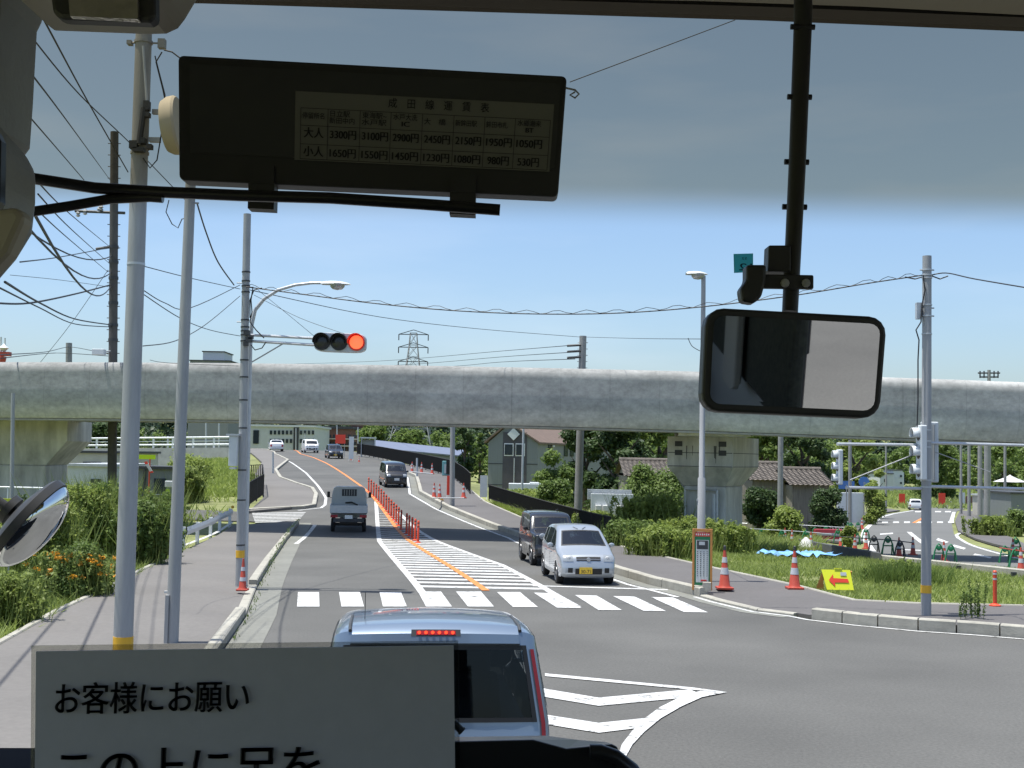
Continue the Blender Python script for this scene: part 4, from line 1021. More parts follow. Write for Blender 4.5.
# --- small flatbed truck seen from behind
def truck():
    x,y,z=road_at(349,533); t=thing('flatbed_truck','small grey flatbed truck driving away beneath the viaduct','truck',(x-.24,y+1.6,z),R(7.5))
    Wd=1.475; bk=-1.65
    b=MB(); b.box((0,bk+.95,.78),(Wd-.06,1.9,.06)); b.build('bed_floor','dark',t)
    b=MB(); b.box((0,bk,.93),(Wd,.04,.3)); tg=b.build('tailgate','boxgrey',t,bevel=.008)
    M['truckgrey']=mat('grey_truck_paint',(.5,.52,.52),.45,var=.05,scale=3); tg.data.materials[0]=M['truckgrey']
    for k in (-.5,0,.5): 
        b=MB(); b.box((k,bk-.023,.93),(.02,.012,.27)); b.build('tailgate_rib','truckgrey',t)
    for s in (-1,1):
        b=MB(); b.box((s*(Wd/2-.02),bk+.98,.93),(.04,1.92,.3)); b.build('side_gate','truckgrey',t,bevel=.008)
        b=MB(); b.box((s*(Wd/2-.17),bk-.01,.66),(.28,.06,.11)); b.build('tail_light','redlens',t,bevel=.01)
        b=MB(); b.box((s*(Wd/2+.12),1.35,1.4),(.12,.06,.24)); mo=b.build('door_mirror','black',t,bevel=.02)
        b=MB(); b.tube([(s*(Wd/2-.05),1.4,1.25),(s*(Wd/2+.1),1.37,1.3)],.012,6); b.build('mirror_arm','black',mo)
        for yy in (-.85,1.05):
            b=MB(); b.lathe([(.16,-.07),(.25,-.075),(.27,-.05),(.27,.05),(.25,.075),(.16,.07)],(s*(Wd/2-.12),yy,.27),'x',24); wo=b.build('wheel','rubber',t,smooth=True)
            b=MB(); b.lathe([(.16,0),(.1,s*.05),(0,s*.06)],(s*(Wd/2-.09),yy,.27),'x',16); b.build('rim','steel',wo)
    b=MB(); b.box((0,bk-.0,.5),(1.2,.05,.16)); b.build('rear_bumper','dark',t,bevel=.01)
    b=MB(); b.box((0,bk-.04,.63),(.3,.012,.14)); b.build('number_plate','plate_w',t)
    b=MB(); b.box((0,.0,.42),(.7,3.0,.16)); b.box((0,-.85,.3),(1.1,.12,.12)); b.build('chassis','black',t)
    # cab: rounded cross section swept along y
    out=[(-.72,.5),(-.735,.95),(-.7,1.45),(-.64,1.68),(-.52,1.76),(.52,1.76),(.64,1.68),(.7,1.45),(.735,.95),(.72,.5)]
    b=MB(); b.grid([[(x*kx,yy,.5+(zz-.5)*kz) for x,zz in out] for yy,kx,kz in ((.32,.985,.97),(.36,1,1),(1.2,1,1),(1.45,.99,.98),(1.62,.97,.72),(1.7,.95,.42))])
    o=len(b.v); b.add([(x*.985,.32,.5+(zz-.5)*.97) for x,zz in out],[list(range(10))]); b.add([(x*.95,1.7,.5+(zz-.5)*.42) for x,zz in out],[list(range(10))]); b.build('cab','truckgrey',t,smooth=True)
    b=MB(); b.box((0,.312,1.52),(.56,.012,.24)); wn=b.build('rear_window','window',t)
    b=MB(); b.box((0,.305,1.52),(.6,.01,.28)); b.build('window_frame','dark',wn)
    for k in (-.2,-.1,0,.1,.2): 
        b=MB(); b.box((k,.302,1.52),(.014,.012,.24)); b.build('guard_bar','white',wn)
    b=MB(); b.box((0,.4,1.12),(1.3,.05,.06)); b.build('cab_guard','truckgrey',t)
    b=MB(); b.tube([(-.15,.28,1.1),(.1,.2,1.13),(.35,.2,1.02)],.03,6); b.build('cargo_strap','black',t)
truck()
# ------------------------------------------------------------ buildings
def wbox(b,x0,x1,y0,y1,z0,z1): b.box(((x0+x1)/2,(y0+y1)/2,(z0+z1)/2),(x1-x0,y1-y0,z1-z0)); return b
def gabled():
    Y=118; px=Y/1200
    A=at(483,500,Y); x0=A.x; x1=at(537,500,Y).x; z0=-2.2; ze=at(537,443,Y).z; zr=at(510,424,Y).z
    t=thing('metal_building','two storey grey metal sided building with a white diamond sign','building',(x0,Y,z0))
    rz=R(-28); ca,sa=math.cos(rz),math.sin(rz)
    W_=(x1-x0)/ca*.92; D=26
    def P(u,v,z): 
        # u across gable front, v into depth
        return (x1-(W_-u)*ca - v*sa*(-1)*0 + v*.36, Y-(W_-u)*sa*0+ v*.93 + (W_-u)*.12, z)
    b=MB(); xm=W_*.42
    f=[P(0,0,z0),P(W_,0,z0),P(W_,0,ze),P(xm,0,zr),P(0,0,ze)]; r=[P(0,D,z0),P(W_,D,z0),P(W_,D,ze),P(xm,D,zr),P(0,D,ze)]
    b.add(f+r,[(0,1,2,3,4),(9,8,7,6,5),(1,6,7,2),(0,4,9,5)]); b.build('wall','metalwall',t,world=True)
    b=MB()
    for (u0,za,u1,zb_) in ((xm,zr,W_+.35,ze-.15),(xm,zr,-.35,ze-.15)):
        b.obox(P(u0,-.3,za+.05),V(P(u1,-.3,zb_+.05))-V(P(u0,-.3,za+.05)),V(P(u0,D+.3,za))-V(P(u0,-.3,za)),(0,0,.18))
    b.build('roof','rust',t,world=True)
    b=MB(); b.obox(P(W_*.3,-.06,z0+1.2),V(P(W_*.78,-.06,0))-V(P(W_*.3,-.06,0)),(0,0,zr-z0-2.0),V(P(0,.05,0))-V(P(0,0,0))); b.build('dark_panel','darkwall',t,world=True)
    for k in (.33,.56):
        b=MB(); b.obox(P(W_*k,-.13,at(510,456,Y).z),V(P(W_*(k+.19),0,0))-V(P(W_*k,0,0)),(0,0,1.25),(0,.05,0)); w=b.build('window_frame','whitepaint',t,world=True)
        b=MB(); b.obox(P(W_*(k+.015),-.18,at(510,456,Y).z+.1),V(P(W_*(k+.175),0,0))-V(P(W_*(k+.015),0,0)),(0,0,1.05),(0,.05,0)); b.build('window_pane','window',t,world=True)
    c=V(P(W_*.52,-.2,at(508,434,Y).z)); s=.62; d=(V(P(1,0,0))-V(P(0,0,0))).normalized()
    b=MB(); b.prism([c+d*s,c+V((0,0,s)),c-d*s,c-V((0,0,s))],(0,-.05,0)); b.build('diamond_sign','boxgrey',t,world=True)
    for k,v in enumerate((3,8,10,15,17)):
        b=MB(); b.obox(P(W_+.02,v,at(545,456,Y).z),V(P(W_,v+1.2,0))-V(P(W_,v,0)),(0,0,1.1),(.05,0,0)); b.build('side_window','window',t,world=True)
    for v in (4,9.5,14.5):
        b=MB(); p=V(P(W_+.2,v,at(560,446,Y).z)); b.lathe([(0,-.15),(.18,-.08),(.18,.08),(0,.15)],p,'z',8); b.build('wall_lamp','white',t,world=True)
    b=MB(); b.tube([P(W_*.55,-.3,z0),P(W_*.55,-.3,at(510,458,Y).z)],.05,6); b.build('downpipe','steel_l',t,world=True)
    b=MB()
    for h in (.33,.66): b.obox(P(0,-.03,z0+(ze-z0)*h),V(P(W_,-.03,0))-V(P(0,-.03,0)),(0,0,.08),(0,.03,0))
    b.build('seam_trim','dark',t,world=True)
gabled()
def office():
    Y=215; t=thing('office_block','pale two storey office block beyond the crest of the road','building',tuple(at(290,455,Y)))
    x0,x1=at(244,0,Y).x,at(326,0,Y).x; zt=at(290,427,Y).z
    b=MB(); wbox(b,x0,x1,Y,Y+18,-2,zt); b.build('wall','whitewall',t,world=True)
    b=MB(); wbox(b,x0-.3,x1+.3,Y-.3,Y+18.3,zt,zt+.35); b.build('roof_parapet','boxgrey',t,world=True)
    for px in (271,275,279,283,287,291,301,305,309,313):
        for py,h in ((432.5,4),(441,4)):
            b=MB(); p=at(px,py,Y-.06); b.box(p,(.42,.1,h*Y/1200)); b.build('window','window',t,world=True)
    b=MB(); p=at(256,437,Y-.08); b.box(p,(1.0,.14,2.4)); b.build('stair_window','window',t,world=True)
    b=MB(); p=at(296,440,Y-.1); b.box(p,(.9,.18,4.5)); b.build('downpipe_bay','dark',t,world=True)
office()
def brownb(label,xa,xb,yt,Y,rows):
    t=thing('brick_building',label,'building',tuple(at((xa+xb)/2,455,Y)))
    x0,x1=at(xa,0,Y).x,at(xb,0,Y).x; zt=at((xa+xb)/2,yt,Y).z
    b=MB(); wbox(b,x0,x1,Y,Y+20,-2,zt); b.build('wall','brownwall',t,world=True)
    b=MB(); wbox(b,x0-.4,x1+.4,Y-.4,Y+20.4,zt,zt+.5); b.build('roof','dark',t,world=True)
    for py in rows:
        b=MB(); p=at((xa+xb)/2,py,Y-.5); b.box(p,((x1-x0)*.94,.9,.22)); b.build('balcony_slab','creamwall',t,world=True)
        for k in range(7):
            b=MB(); p=at(xa+(xb-xa)*(k+.5)/7,py-2.6,Y-.06); b.box(p,((x1-x0)/11,.12,.62)); b.build('window','window',t,world=True)
brownb('long brown brick building in the distance right of the pale office block',327,362,429,235,(439,446,452))
brownb('taller reddish brown block partly behind the roadside trees',362,386,424,250,(436,444))
def flat(label,xa,xb,yt,Y,m,z0=-3,wins=(),roofm='dark',D=6,name='house',cat='house',th=.15):
    t=thing(name,label,cat,tuple(gx((xa+xb)/2,0,Y)))
    x0,x1=at(xa,yt,Y).x,at(xb,yt,Y).x; zt=at((xa+xb)/2,yt,Y).z
    b=MB(); wbox(b,x0,x1,Y,Y+D,z0,zt); b.build('wall',m,t,world=True)
    b=MB(); wbox(b,x0-.15,x1+.15,Y-.15,Y+D+.15,zt,zt+th); b.build('roof',roofm,t,world=True)
    for a,c,d,e in wins:
        p=at((a+c)/2,(d+e)/2,Y-.03); b=MB(); b.box(p,((c-a)*Y/1200,.06,(e-d)*Y/1200)); w=b.build('window','window',t,world=True)
        p=at((a+c)/2,e+.5,Y-.05); b=MB(); b.box(p,((c-a+2)*Y/1200,.12,.05)); b.build('window_sill','steel_l',t,world=True)
    return t
flat('cream building with dark flat roof behind the bushes at the left',62,112,453,76,'creamwall',wins=((83,101,462,465),),D=10)
flat('grey single storey shed with one small square window on the left',68,112,466.5,68,'boxgrey',wins=((90.5,101,479,489),),roofm='steel_l',D=7,name='shed',cat='shed')
t=flat('grey prefabricated site cabin behind the near poles',136,173,469,66,'metalwall',z0=-.9,wins=((154,166,478.5,494),),roofm='dark',D=3,name='site_cabin',cat='site cabin')
b=MB(); b.box(at(144,487,65.9),(.12,.1,2.0)); b.build('corner_post','dark',t,world=True)
flat('small white house far down the low road on the right',880,893,474,230,'whitewall',wins=((884,887,479,482),),D=8)
flat('blue grey two storey house far down the low road',893,904,470.5,232,'boxgrey',wins=((900,902,475,477),(900,902,482,484)),D=8)
flat('grey box shaped shed at the far right edge',1011,1045,494,112,'metalwall',D=8,name='shed',cat='shed')
flat('long low beige wall enclosure beyond the poles on the right',992,1012,497,118,'creamwall',D=5,name='boundary_wall',cat='wall',roofm='steel_l')
flat('flat roofed building top with a box showing over the viaduct on the left',190,230,361,190,'metalwall',z0=-2,D=12,name='office_block',cat='building')
flat('roof room standing on the flat roofed building over the viaduct',203,224,352,194,'boxgrey',z0=at(200,361,190).z+.15,D=6,name='roof_room',cat='roof room')
def tiled(label,xa,xb,yr,ye,Y,wall,zb=-2.2):
    t=thing('tiled_house',label,'house',tuple(gx((xa+xb)/2,0,Y)))
    x0,x1=at(xa,ye,Y).x,at(xb,ye,Y).x; ze=at((xa+xb)/2,ye,Y).z; D=7; zr=at((xa+xb)/2,yr,Y+D/2).z
    b=MB(); wbox(b,x0+.25,x1-.25,Y+.5,Y+D-.5,zb,ze+.15); b.add([(x0+.25,Y+.5,ze),(x0+.25,Y+D-.5,ze),(x0+.25,Y+D/2,zr-.25),(x1-.25,Y+.5,ze),(x1-.25,Y+D-.5,ze),(x1-.25,Y+D/2,zr-.25)],[(0,1,2),(3,4,5)])
    b.build('wall',wall,t,world=True)
    for s,(ya,yb) in enumerate(((Y,Y+D/2),(Y+D,Y+D/2))):
        b=MB(); L=math.hypot(D/2,zr-ze); nx=int((x1-x0)/.28); rows=[]; vs=[]
        # corrugated tile rows as real relief
        nr=int(L/.3)
        for i in range(nr):
            for e in (0,1):
                k=(i+e)/nr; rows.append([(x0+(x1-x0)*j/(nx*2), ya+(yb-ya)*k, ze+(zr-ze)*k+(.05 if j%2 else 0)+(.045 if e==0 else 0)) for j in range(nx*2+1)])
        b.grid(rows); b.build('roof_slope','tiles_p',t,world=True,fix=False)
    b=MB(); b.tube([(x0,Y+D/2,zr+.06),(x1,Y+D/2,zr+.06)],.13,8); b.build('ridge','tiles_p',t,world=True)
    return t,x0,x1,ze
M['tiles_p']=mat('roof_tiles',(.13,.11,.092),.75,var=.35,scale=3)
tiled('old house with brown tiled roof left of the pier behind bushes',624,690,461,477,74,'shedwall')
tiled('brown tiled roof house just right of the pier',750,795,464,481,72,'shedwall')
t,x0,x1,ze=tiled('lower tiled roof storehouse with stained board wall right of the pier',790,836,470,486,70,'shedwall')
# long pale roofed shed seen across the upper right pavement
Y=125; t=thing('long_shed','long low shed with pale blue metal roof beyond the dark fence','shed',tuple(gx(440,0,Y)))
b=MB(); xa,xb=at(372,0,Y+10).x,at(467,0,Y-8).x
b.add([(xa,Y+12,at(372,448,Y+12).z),(xb,Y-6,at(467,457,Y-6).z),(xb+.5,Y-1,at(467,451,Y-1).z),(xa+.5,Y+17,at(372,441,Y+17).z)],[(0,1,2,3)])
b.build('roof',mat('pale_blue_metal_roof',(.13,.15,.21),.5,var=.08,scale=2),t,world=True).modifiers.new('s','SOLIDIFY').thickness=.15
b=MB(); b.add([(xa,Y+12.5,at(372,448.5,Y+12).z),(xb,Y-5.5,at(467,457.5,Y-6).z),(xb,Y-5.5,-1.5),(xa,Y+12.5,-1.5)],[(0,1,2,3)]); b.build('wall','metalwall',t,world=True).modifiers.new('s','SOLIDIFY').thickness=.2
# retaining wall and white guardrail on the left embankment
t=thing('retaining_wall','grey concrete retaining wall holding up the embankment road','wall',(-30,108,0))
W0=[(-24.6,107),(-31,110),(-39,113),(-52,118)]
b=MB(); b.grid([[(x,y,zt) for zt in (-1.6,3.1-(0.02*abs(x+24)))]+[(x+.1,y+.5,3.1-(0.02*abs(x+24)))] for x,y in W0]); b.build('wall','concrete',t,world=True)
t=thing('guardrail','white boxy guardrail along the top of the retaining wall','guardrail',(-30,108,3.1))
b=MB(); 
for h,r in ((.95,.09),(.3,.09),(.62,.035)): b.tube([(x,y+.2,3.08-.02*abs(x+24)+h) for x,y in W0],r,6)
b.build('rail','railwhite',t,world=True)
P=dens([V((x,y,0)) for x,y in W0],2.0)
for p in P:
    b=MB(); b.box((p.x,p.y+.2,3.08-.02*abs(p.x+24)+.5),(.16,.12,1.0)); b.build('post','railwhite',t,world=True)
# guardrail by the left footpath
t=thing('guardrail','low white beam guardrail beside the left footpath','guardrail',tuple(G(200,530)))
GR=[G(186,552),G(200,545),G(213,538),G(222,532),G(232,527)]
b=MB(); b.grid([[(p.x+dx,p.y,p.z+h) for dx,h in ((0,.5),(-.04,.56),(0,.62),(-.04,.68),(0,.74),(.03,.62),(0,.5))] for p in GR]); b.build('beam','railwhite',t,world=True)
for p in GR:
    b=MB(); b.box((p.x-.1,p.y,p.z+.35),(.1,.1,.8)); b.build('post','railwhite',t,world=True)
b=MB(); b.lathe([(0,0),(.06,.02),(.06,.1),(0,.13)],GR[-1]+V((0,0,.75)),'z',10); b.build('reflector','yellowband',t,world=True)
# dark fences
def fence(label,pts,h,m='fencedark',step=2.0,name='fence',infill=True):
    P=dens([V((p.x,p.y,0)) for p in pts],step); t=thing(name,label,'fence',(P[0].x,P[0].y,Z(P[0].x,P[0].y)))
    b=MB(); 
    for hh in (h,.12): b.tube([(p.x,p.y,Z(p.x,p.y)+SW+hh) for p in P],.025,5)
    b.build('rail',m,t,world=True)
    b=MB(); Q=dens([V((p.x,p.y,0)) for p in pts],.13)
    for p in Q: b.box((p.x,p.y,Z(p.x,p.y)+SW+h/2+.05),(.05,.03,h-.1))
    b.build('infill_bars',m,t,world=True,fix=False)
    for p in P:
        b=MB(); b.box((p.x,p.y,Z(p.x,p.y)+SW+h/2),(.06,.06,h)); b.build('post',m,t,world=True)
    return t
fence('black barred fence turning the corner on the upper left pavement',[V((p.x,p.y,0)) for p in (G(247,488),G(262,487),G(263,499),G(249,509))],1.15)
fence('black fence lining the far side of the upper right pavement',[V((p.x,p.y,0)) for p in GP([(357,456),(383,461),(420,470),(452,479)])],1.1)
fence('dark fence beside the white notice board bending down the slope',[V((p.x,p.y,0)) for p in GP([(452,479),(463,488),(470,496)])],1.1)
fence('low dark fence above the weeds left of the queued cars',[V((p.x,p.y,0)) for p in GP([(489,503),(515,512),(545,522),(575,531),(610,541)])],.8)
# ------------------------------------------------------------ street items
def cone(label,px,py,h=.7,name='traffic_cone',p=None,group=None,dz=SW,white=(.38,.55,.68,.82)):
    p=p or G(px,py,dz); t=thing(name,label,'traffic cone',tuple(p),0,group); s=h/.7
    b=MB(); b.box((0,0,.02*s),(.29*s,.29*s,.04*s)); b.build('base','conered',t,bevel=.01)
    def rr(z): return (.108-(.108-.022)*z)*s
    def seg(z0,z1,m,nm,o=0):
        b=MB(); b.lathe([(rr(z0)+o,z0*h),(rr(z1)+o,z1*h)],n=18); b.build(nm,m,t,smooth=True)
    b=MB(); b.lathe([(.12*s,.04*s),(rr(.1),.1*h),(rr(1),h),(.0,h*1.01)],n=18); b.build('cone_body','conered',t,smooth=True)
    seg(white[0],white[1],'reflect','reflective_band',.003); seg(white[2],white[3],'reflect','reflective_band',.003)
    return t
t=cone('orange and white striped cone standing right of the framed notice board',724.5,589,.82)
b=MB(); b.lathe([(0,.82),(.03,.82),(.03,.9),(0,.92)],n=10); b.build('lamp_cap','dark',t)
t=cone('orange and white striped cone nearest the yellow arrow board',794.5,589,.82)
b=MB(); b.lathe([(0,.82),(.03,.82),(.03,.9),(0,.92)],n=10); b.build('lamp_cap','dark',t)
t=cone('tall red cone with white bands leaning against the signal pole base',243,589,.62,p=V(tuple(G(242.5,590.5,SW))),white=(.3,.42,.62,.74)); t.scale=(.85,.85,1)
for i,(x,y,lab) in enumerate(((434,498,'left cone of the barrier beside the thick steel pole'),(439.5,499,'cone tucked behind the left cone of the same barrier'),(463.5,498,'right cone of the barrier beside the thick steel pole'))):
    cone('red '+lab,x,y,.78)
b=MB(); b.tube([G(433,498,SW+.62),G(464,498,SW+.62)],.025,8); o=b.build('barrier_bar','steel_l',smooth=True); place(o,G(434,498,SW+.62)); tag(o,'thin bar laid across the cones beside the thick steel pole','barrier bar')
b=MB(); b.tube([G(437,497.5,SW+.5),G(443,500,SW+.05)],.04,8); o=b.build('fallen_bar','yellowband',smooth=True); place(o,G(443,500,SW)); tag(o,'short yellow bar slanting between the barrier cones','barrier bar')
for x,y,lab in ((412,472.5,'leftmost'),(421.5,473,'middle'),(432,474,'rightmost')): cone('small distant red cone, %s of three on the upper right pavement'%lab,x,y,.75)
b=MB(); b.tube([G(405,471,SW+.6),G(433,474,SW+.65)],.03,6); o=b.build('barrier_bar','steel_l'); place(o,G(405,471,SW+.6)); tag(o,'bar across the three small distant cones','barrier bar')
cone('tiny cone on the far pavement below the brown buildings',351,460,.5); cone('red cone by the upper right kerb before the black fence',359,462,.5)
def board(label,px,py,w,h,m,Y=None,tilt=0,legs=True,name='sign_board',border=None,dz=SW,yaw=0,foot=.15):
    p=G(px,py,dz); t=thing(name,label,'sign',tuple(p),yaw)
    b=MB(); b.box((0,0,foot+h/2),(w,.04,h)); b.build('panel',m,t,bevel=.004)
    if border:
        for x in (-w/2,w/2):
            b=MB(); b.box((x,0,foot+h/2),(.05,.06,h)); b.build('frame_side',border,t)
    for s in (-1,1):
        b=MB(); b.tube([(s*w*.42,0,foot),(s*w*.42,-.18,0)],.015,6); b.build('leg','steel',t)
        b=MB(); b.tube([(s*w*.42,0,foot),(s*w*.42,.2,0)],.015,6); b.build('leg','steel',t)
    return t
board('plain orange red banner board beside the thick steel pole',449.5,498,.3,1.0,'signred')
board('white notice board on legs before the low dark fence',483.5,500,.38,1.1,'boxgrey')
M['tealbox']=mat('teal_cabinet',(.2,.45,.45),.5)
p=G(446,475.5,SW); t=thing('street_cabinet','teal and white cabinet against the black fence on the upper pavement','cabinet',tuple(p))
t.scale=(.75,.75,.75); b=MB(); b.box((0,0,.65),(.7,.5,1.3)); b.build('cabinet_body','tealbox',t,bevel=.03); b=MB(); b.box((.05,-.255,.6),(.4,.02,.8)); b.build('cabinet_door','boxgrey',t)
board('red board far off between the office block and shelter',340,458,.9,.8,'signred',foot=1.3)
board('white upright banner far off beside the red board',351,461,.4,1.9,'boxgrey')
t=thing('bus_shelter','small pale shelter at the crest above the black fence','shelter',tuple(G(368,457))); t.scale=(.45,.6,.8)
b=MB(); b.box((0,0,2.3),(3.2,1.6,.14)); b.build('roof','boxgrey',t)
for x in (-1.4,1.4):
    b=MB(); b.box((x,0,1.15),(.12,1.2,2.3)); b.build('side_panel','steel_l',t)
b=MB(); b.box((0,.6,1.3),(2.8,.05,1.6)); b.build('back_panel','whitewall',t)
# hatched median posts
HP=[G(x,y) for x,y in ((369,496),(386,515),(401,531),(419,543.5))]
HPd=[]
pxs=[(368.5,492),(371,494.5),(373.5,497),(376,499.5),(378.5,502),(381,505),(383.5,508),(386,511.5),(388.5,514.5),(391,517.5),(393.5,520.5),(396,523),(398.5,526),(401,529.5),(406.5,533.5),(409,536),(412,538.5),(415,540.5),(418,543)]
g0=None
for i,(x,y) in enumerate(pxs):
    p=G(x,y)
    if g0 is None:
        t=thing('delineator_post','slim orange flexible post in the row along the orange line of the hatched median','delineator post',tuple(p),0,'orange posts along the hatched median'); g0=t
        b=MB(); b.lathe([(.12,0),(.12,.02),(.05,.05),(0,.05)],n=14); b.build('base','postor',t)
        b=MB(); b.lathe([(.04,.03),(.04,.78),(.025,.8),(0,.8)],n=12); b.build('post','postor',t,smooth=True)
        for z in (.55,.68):
            b=MB(); b.lathe([(.042,z),(.042,z+.05)],n=12); b.build('band','darkband',t) if 'darkband' in M else None
    else:
        c=copy_tree(g0); c.location=p
p=G(995,606,SW); t=thing('delineator_post','single orange flexible post on the right pavement near the frame edge','delineator post',tuple(p))
b=MB(); b.lathe([(.11,0),(.11,.02),(.05,.05),(0,.05)],n=14); b.build('base','postor',t)
b=MB(); b.lathe([(.038,.03),(.038,.66),(.02,.68),(0,.68)],n=12); b.build('post','postor',t,smooth=True)
for z in (.5,.6):
    b=MB(); b.lathe([(.04,z),(.04,z+.035)],n=12); b.build('reflective_band','reflect',t)
# orange framed notice board
p=G(702,590,SW); t=thing('notice_board','tall orange framed notice board with green bordered poster on the corner','notice board',tuple(p),R(-6))
w_,h=.41,1.27
M['frameorange']=mat('orange_board_frame',(.5,.22,.06),.5)
for s in (-1,1):
    b=MB(); b.box((s*(w_/2-.02),0,h/2+.0),(.045,.07,h)); b.build('frame_side','frameorange',t,bevel=.004)
b=MB(); b.box((0,0,h-.03),(w_-.09,.066,.06)); b.build('frame_top','frameorange',t)
b=MB(); b.box((0,0,.65),(w_-.09,.04,1.1)); b.build('poster','green',t)
M['posterpaper']=mat('poster_paper',(.55,.57,.56),.6); M['posterred']=mat('poster_red',(.6,.06,.05),.6)
b=MB(); b.box((0,-.024,h-.115),(w_-.1,.012,.085)); b.build('poster_header','posterred',t)
for k in range(7):
    b=MB(); b.box((-.125+k*.042,-.032,h-.115),(.024,.004,.03+.01*(k%2))); b.build('header_mark','posterpaper',t)
b=MB(); b.box((0,-.024,.6),(w_-.15,.012,.88)); b.build('poster_paper','posterpaper',t)
b=MB(); b.box((0,-.032,.94),(w_-.18,.006,.18)); b.build('poster_photo','dark',t)
b=MB(); b.box((-.01,-.037,.97),(.12,.004,.07)); b.build('photo_highlight','steel_l',t)
b=MB()
for k in range(4):
    for j in range(13): b.box((-.1+k*.066,-.032,.8-j*.042),(.016,.004,.026 if (j*k)%3 else .018))
b.build('poster_lettering','dark',t)
b=MB(); b.box((.03,-.032,.2),(.12,.004,.035)); b.build('poster_footer','posterred',t)
b=MB(); b.box((.09,-.16,.09),(.17,.15,.18)); b.build('foot_block','kerb',t)
# yellow arrow board
p=G(838,593.5,0)+V((0,0,.06)); t=thing('arrow_sign','yellow sign board with a red arrow pointing left on the grass','sign',tuple(p),R(0))
w_,h=.62,.42
b=MB(); fr=lambda x,z,d=0: (x+.06*(.5-z/h)*-1*0+(-.03 if z>.2 else 0),.0-.12*(1-z/h)-d,z+.03)
b.add([fr(-w_/2+.04,0),fr(w_/2,0),fr(w_/2-.02,h),fr(-w_/2-.02,h)],[(0,1,2,3)]); o=b.build('panel','yellow',t); o.modifiers.new('s','SOLIDIFY').thickness=.015
ar=[(-.22,.2),(-.09,.33),(-.09,.245),(.22,.235),(.22,.155),(-.09,.155),(-.09,.07)]
b=MB(); P_=[fr(x,z,.012) for x,z in ar]; b.add(P_,[(0,1,2,3,4,5,6)]); b.build('arrow','signred',t)
b=MB(); b.add([fr(x,z,.013) for x,z in ((.07,.3),(.2,.3),(.2,.37),(.07,.37))],[(0,1,2,3)]); b.build('small_plate','steel_l',t)
b=MB(); b.box((0,.0,h+.05),(.16,.03,.025)); b.build('handle','yellow',t)
for s in (-1,1):
    b=MB(); b.tube([(s*w_*.46,0,h),(s*w_*.5,.25,0)],.018,6); b.build('leg','frameorange',t)
b=MB(); b.add([(-w_/2-.03,.0,h),(-w_/2-.11,.22,.02),(-w_/2+.02,.05,.02)],[(0,1,2)]); b.build('side_flap','frameorange',t)
# blue tarp
b=MB(); rows=[]; T0=G(795,558); 
for i in range(15):
    rows.append([(T0.x-1.15+2.6*i/14+.1*math.sin(j*2+i), T0.y-.3+1.1*j/6+.1*math.sin(i*1.7), Z(T0.x,T0.y)+.1+.1*random.random()+.06*math.sin(i*2.3+j)) for j in range(7)])
b.grid(rows); o=b.build('tarpaulin','tarp',smooth=True); place(o,T0); tag(o,'crumpled light blue tarp lying in the grass behind the right pavement','tarpaulin')
# far kerb wall of the right construction site
KW=[G(800,546),G(824,551),G(850,556),G(881,561.5)]
b=MB(); P=KW; b.grid([[(p.x,p.y,p.z-.2),(p.x,p.y,p.z+.28),(p.x+.05,p.y+.5,p.z+.3),(p.x+.05,p.y+.5,p.z-.2)] for p in P]); o=b.build('low_wall','kerbdark'); place(o,P[0]); tag(o,'dark low concrete block wall edging the construction site','wall')
KW2=[G(882,561.7),G(930,567),G(980,573),G(1040,580),G(1120,588)]
b=MB(); P=KW2; b.grid([[(p.x,p.y,p.z-.2),(p.x,p.y,p.z+.2),(p.x+.05,p.y+.3,p.z+.22),(p.x+.05,p.y+.3,p.z-.2)] for p in P]); o=b.build('low_wall','kerb'); place(o,P[0]); tag(o,'pale low concrete kerb wall running off to the right edge','wall')
for x,y in ((958,571),(1013,578),(903,564.5)):
    p=G(x,y); b=MB(); b.box(p+V((0,-.05,.1)),(.12,.1,.12)); o=b.build('drain_opening','dark'); place(o,p); tag(o,{958:'middle',1013:'right hand',903:'left hand'}[x]+' dark drain opening in the pale kerb wall','drain')
# construction barriers
def stand(label,px,py,s=1.,m='green',group='green barrier stands around the roadworks',yaw=0):
    p=G(px,py); t=thing('barrier_stand',label,'barrier stand',tuple(p),yaw,group)
    b=MB()
    b.tube([(-.26*s,0,0),(-.2*s,0,.45*s),(-.1*s,0,.72*s),(0,0,.82*s),(.1*s,0,.72*s),(.2*s,0,.45*s),(.26*s,0,0)],.035*s,7)
    b.build('frame',m,t,smooth=True)
    b=MB(); b.tube([(-.2*s,0,.4*s),(.2*s,0,.4*s)],.03*s,6); b.build('cross_bar',m,t)
    b=MB(); b.lathe([(0,-.05),(.09*s,-.04),(.11*s,0),(.09*s,.04),(0,.05)],(0,0,.62*s),'y',12); b.build('head_plate',m,t,smooth=True)
    for q in (-1,1):
        b=MB(); b.tube([(q*.18*s,0,.5*s),(q*.23*s,.22*s,0)],.028*s,6); b.build('rear_leg',m,t)
    return t
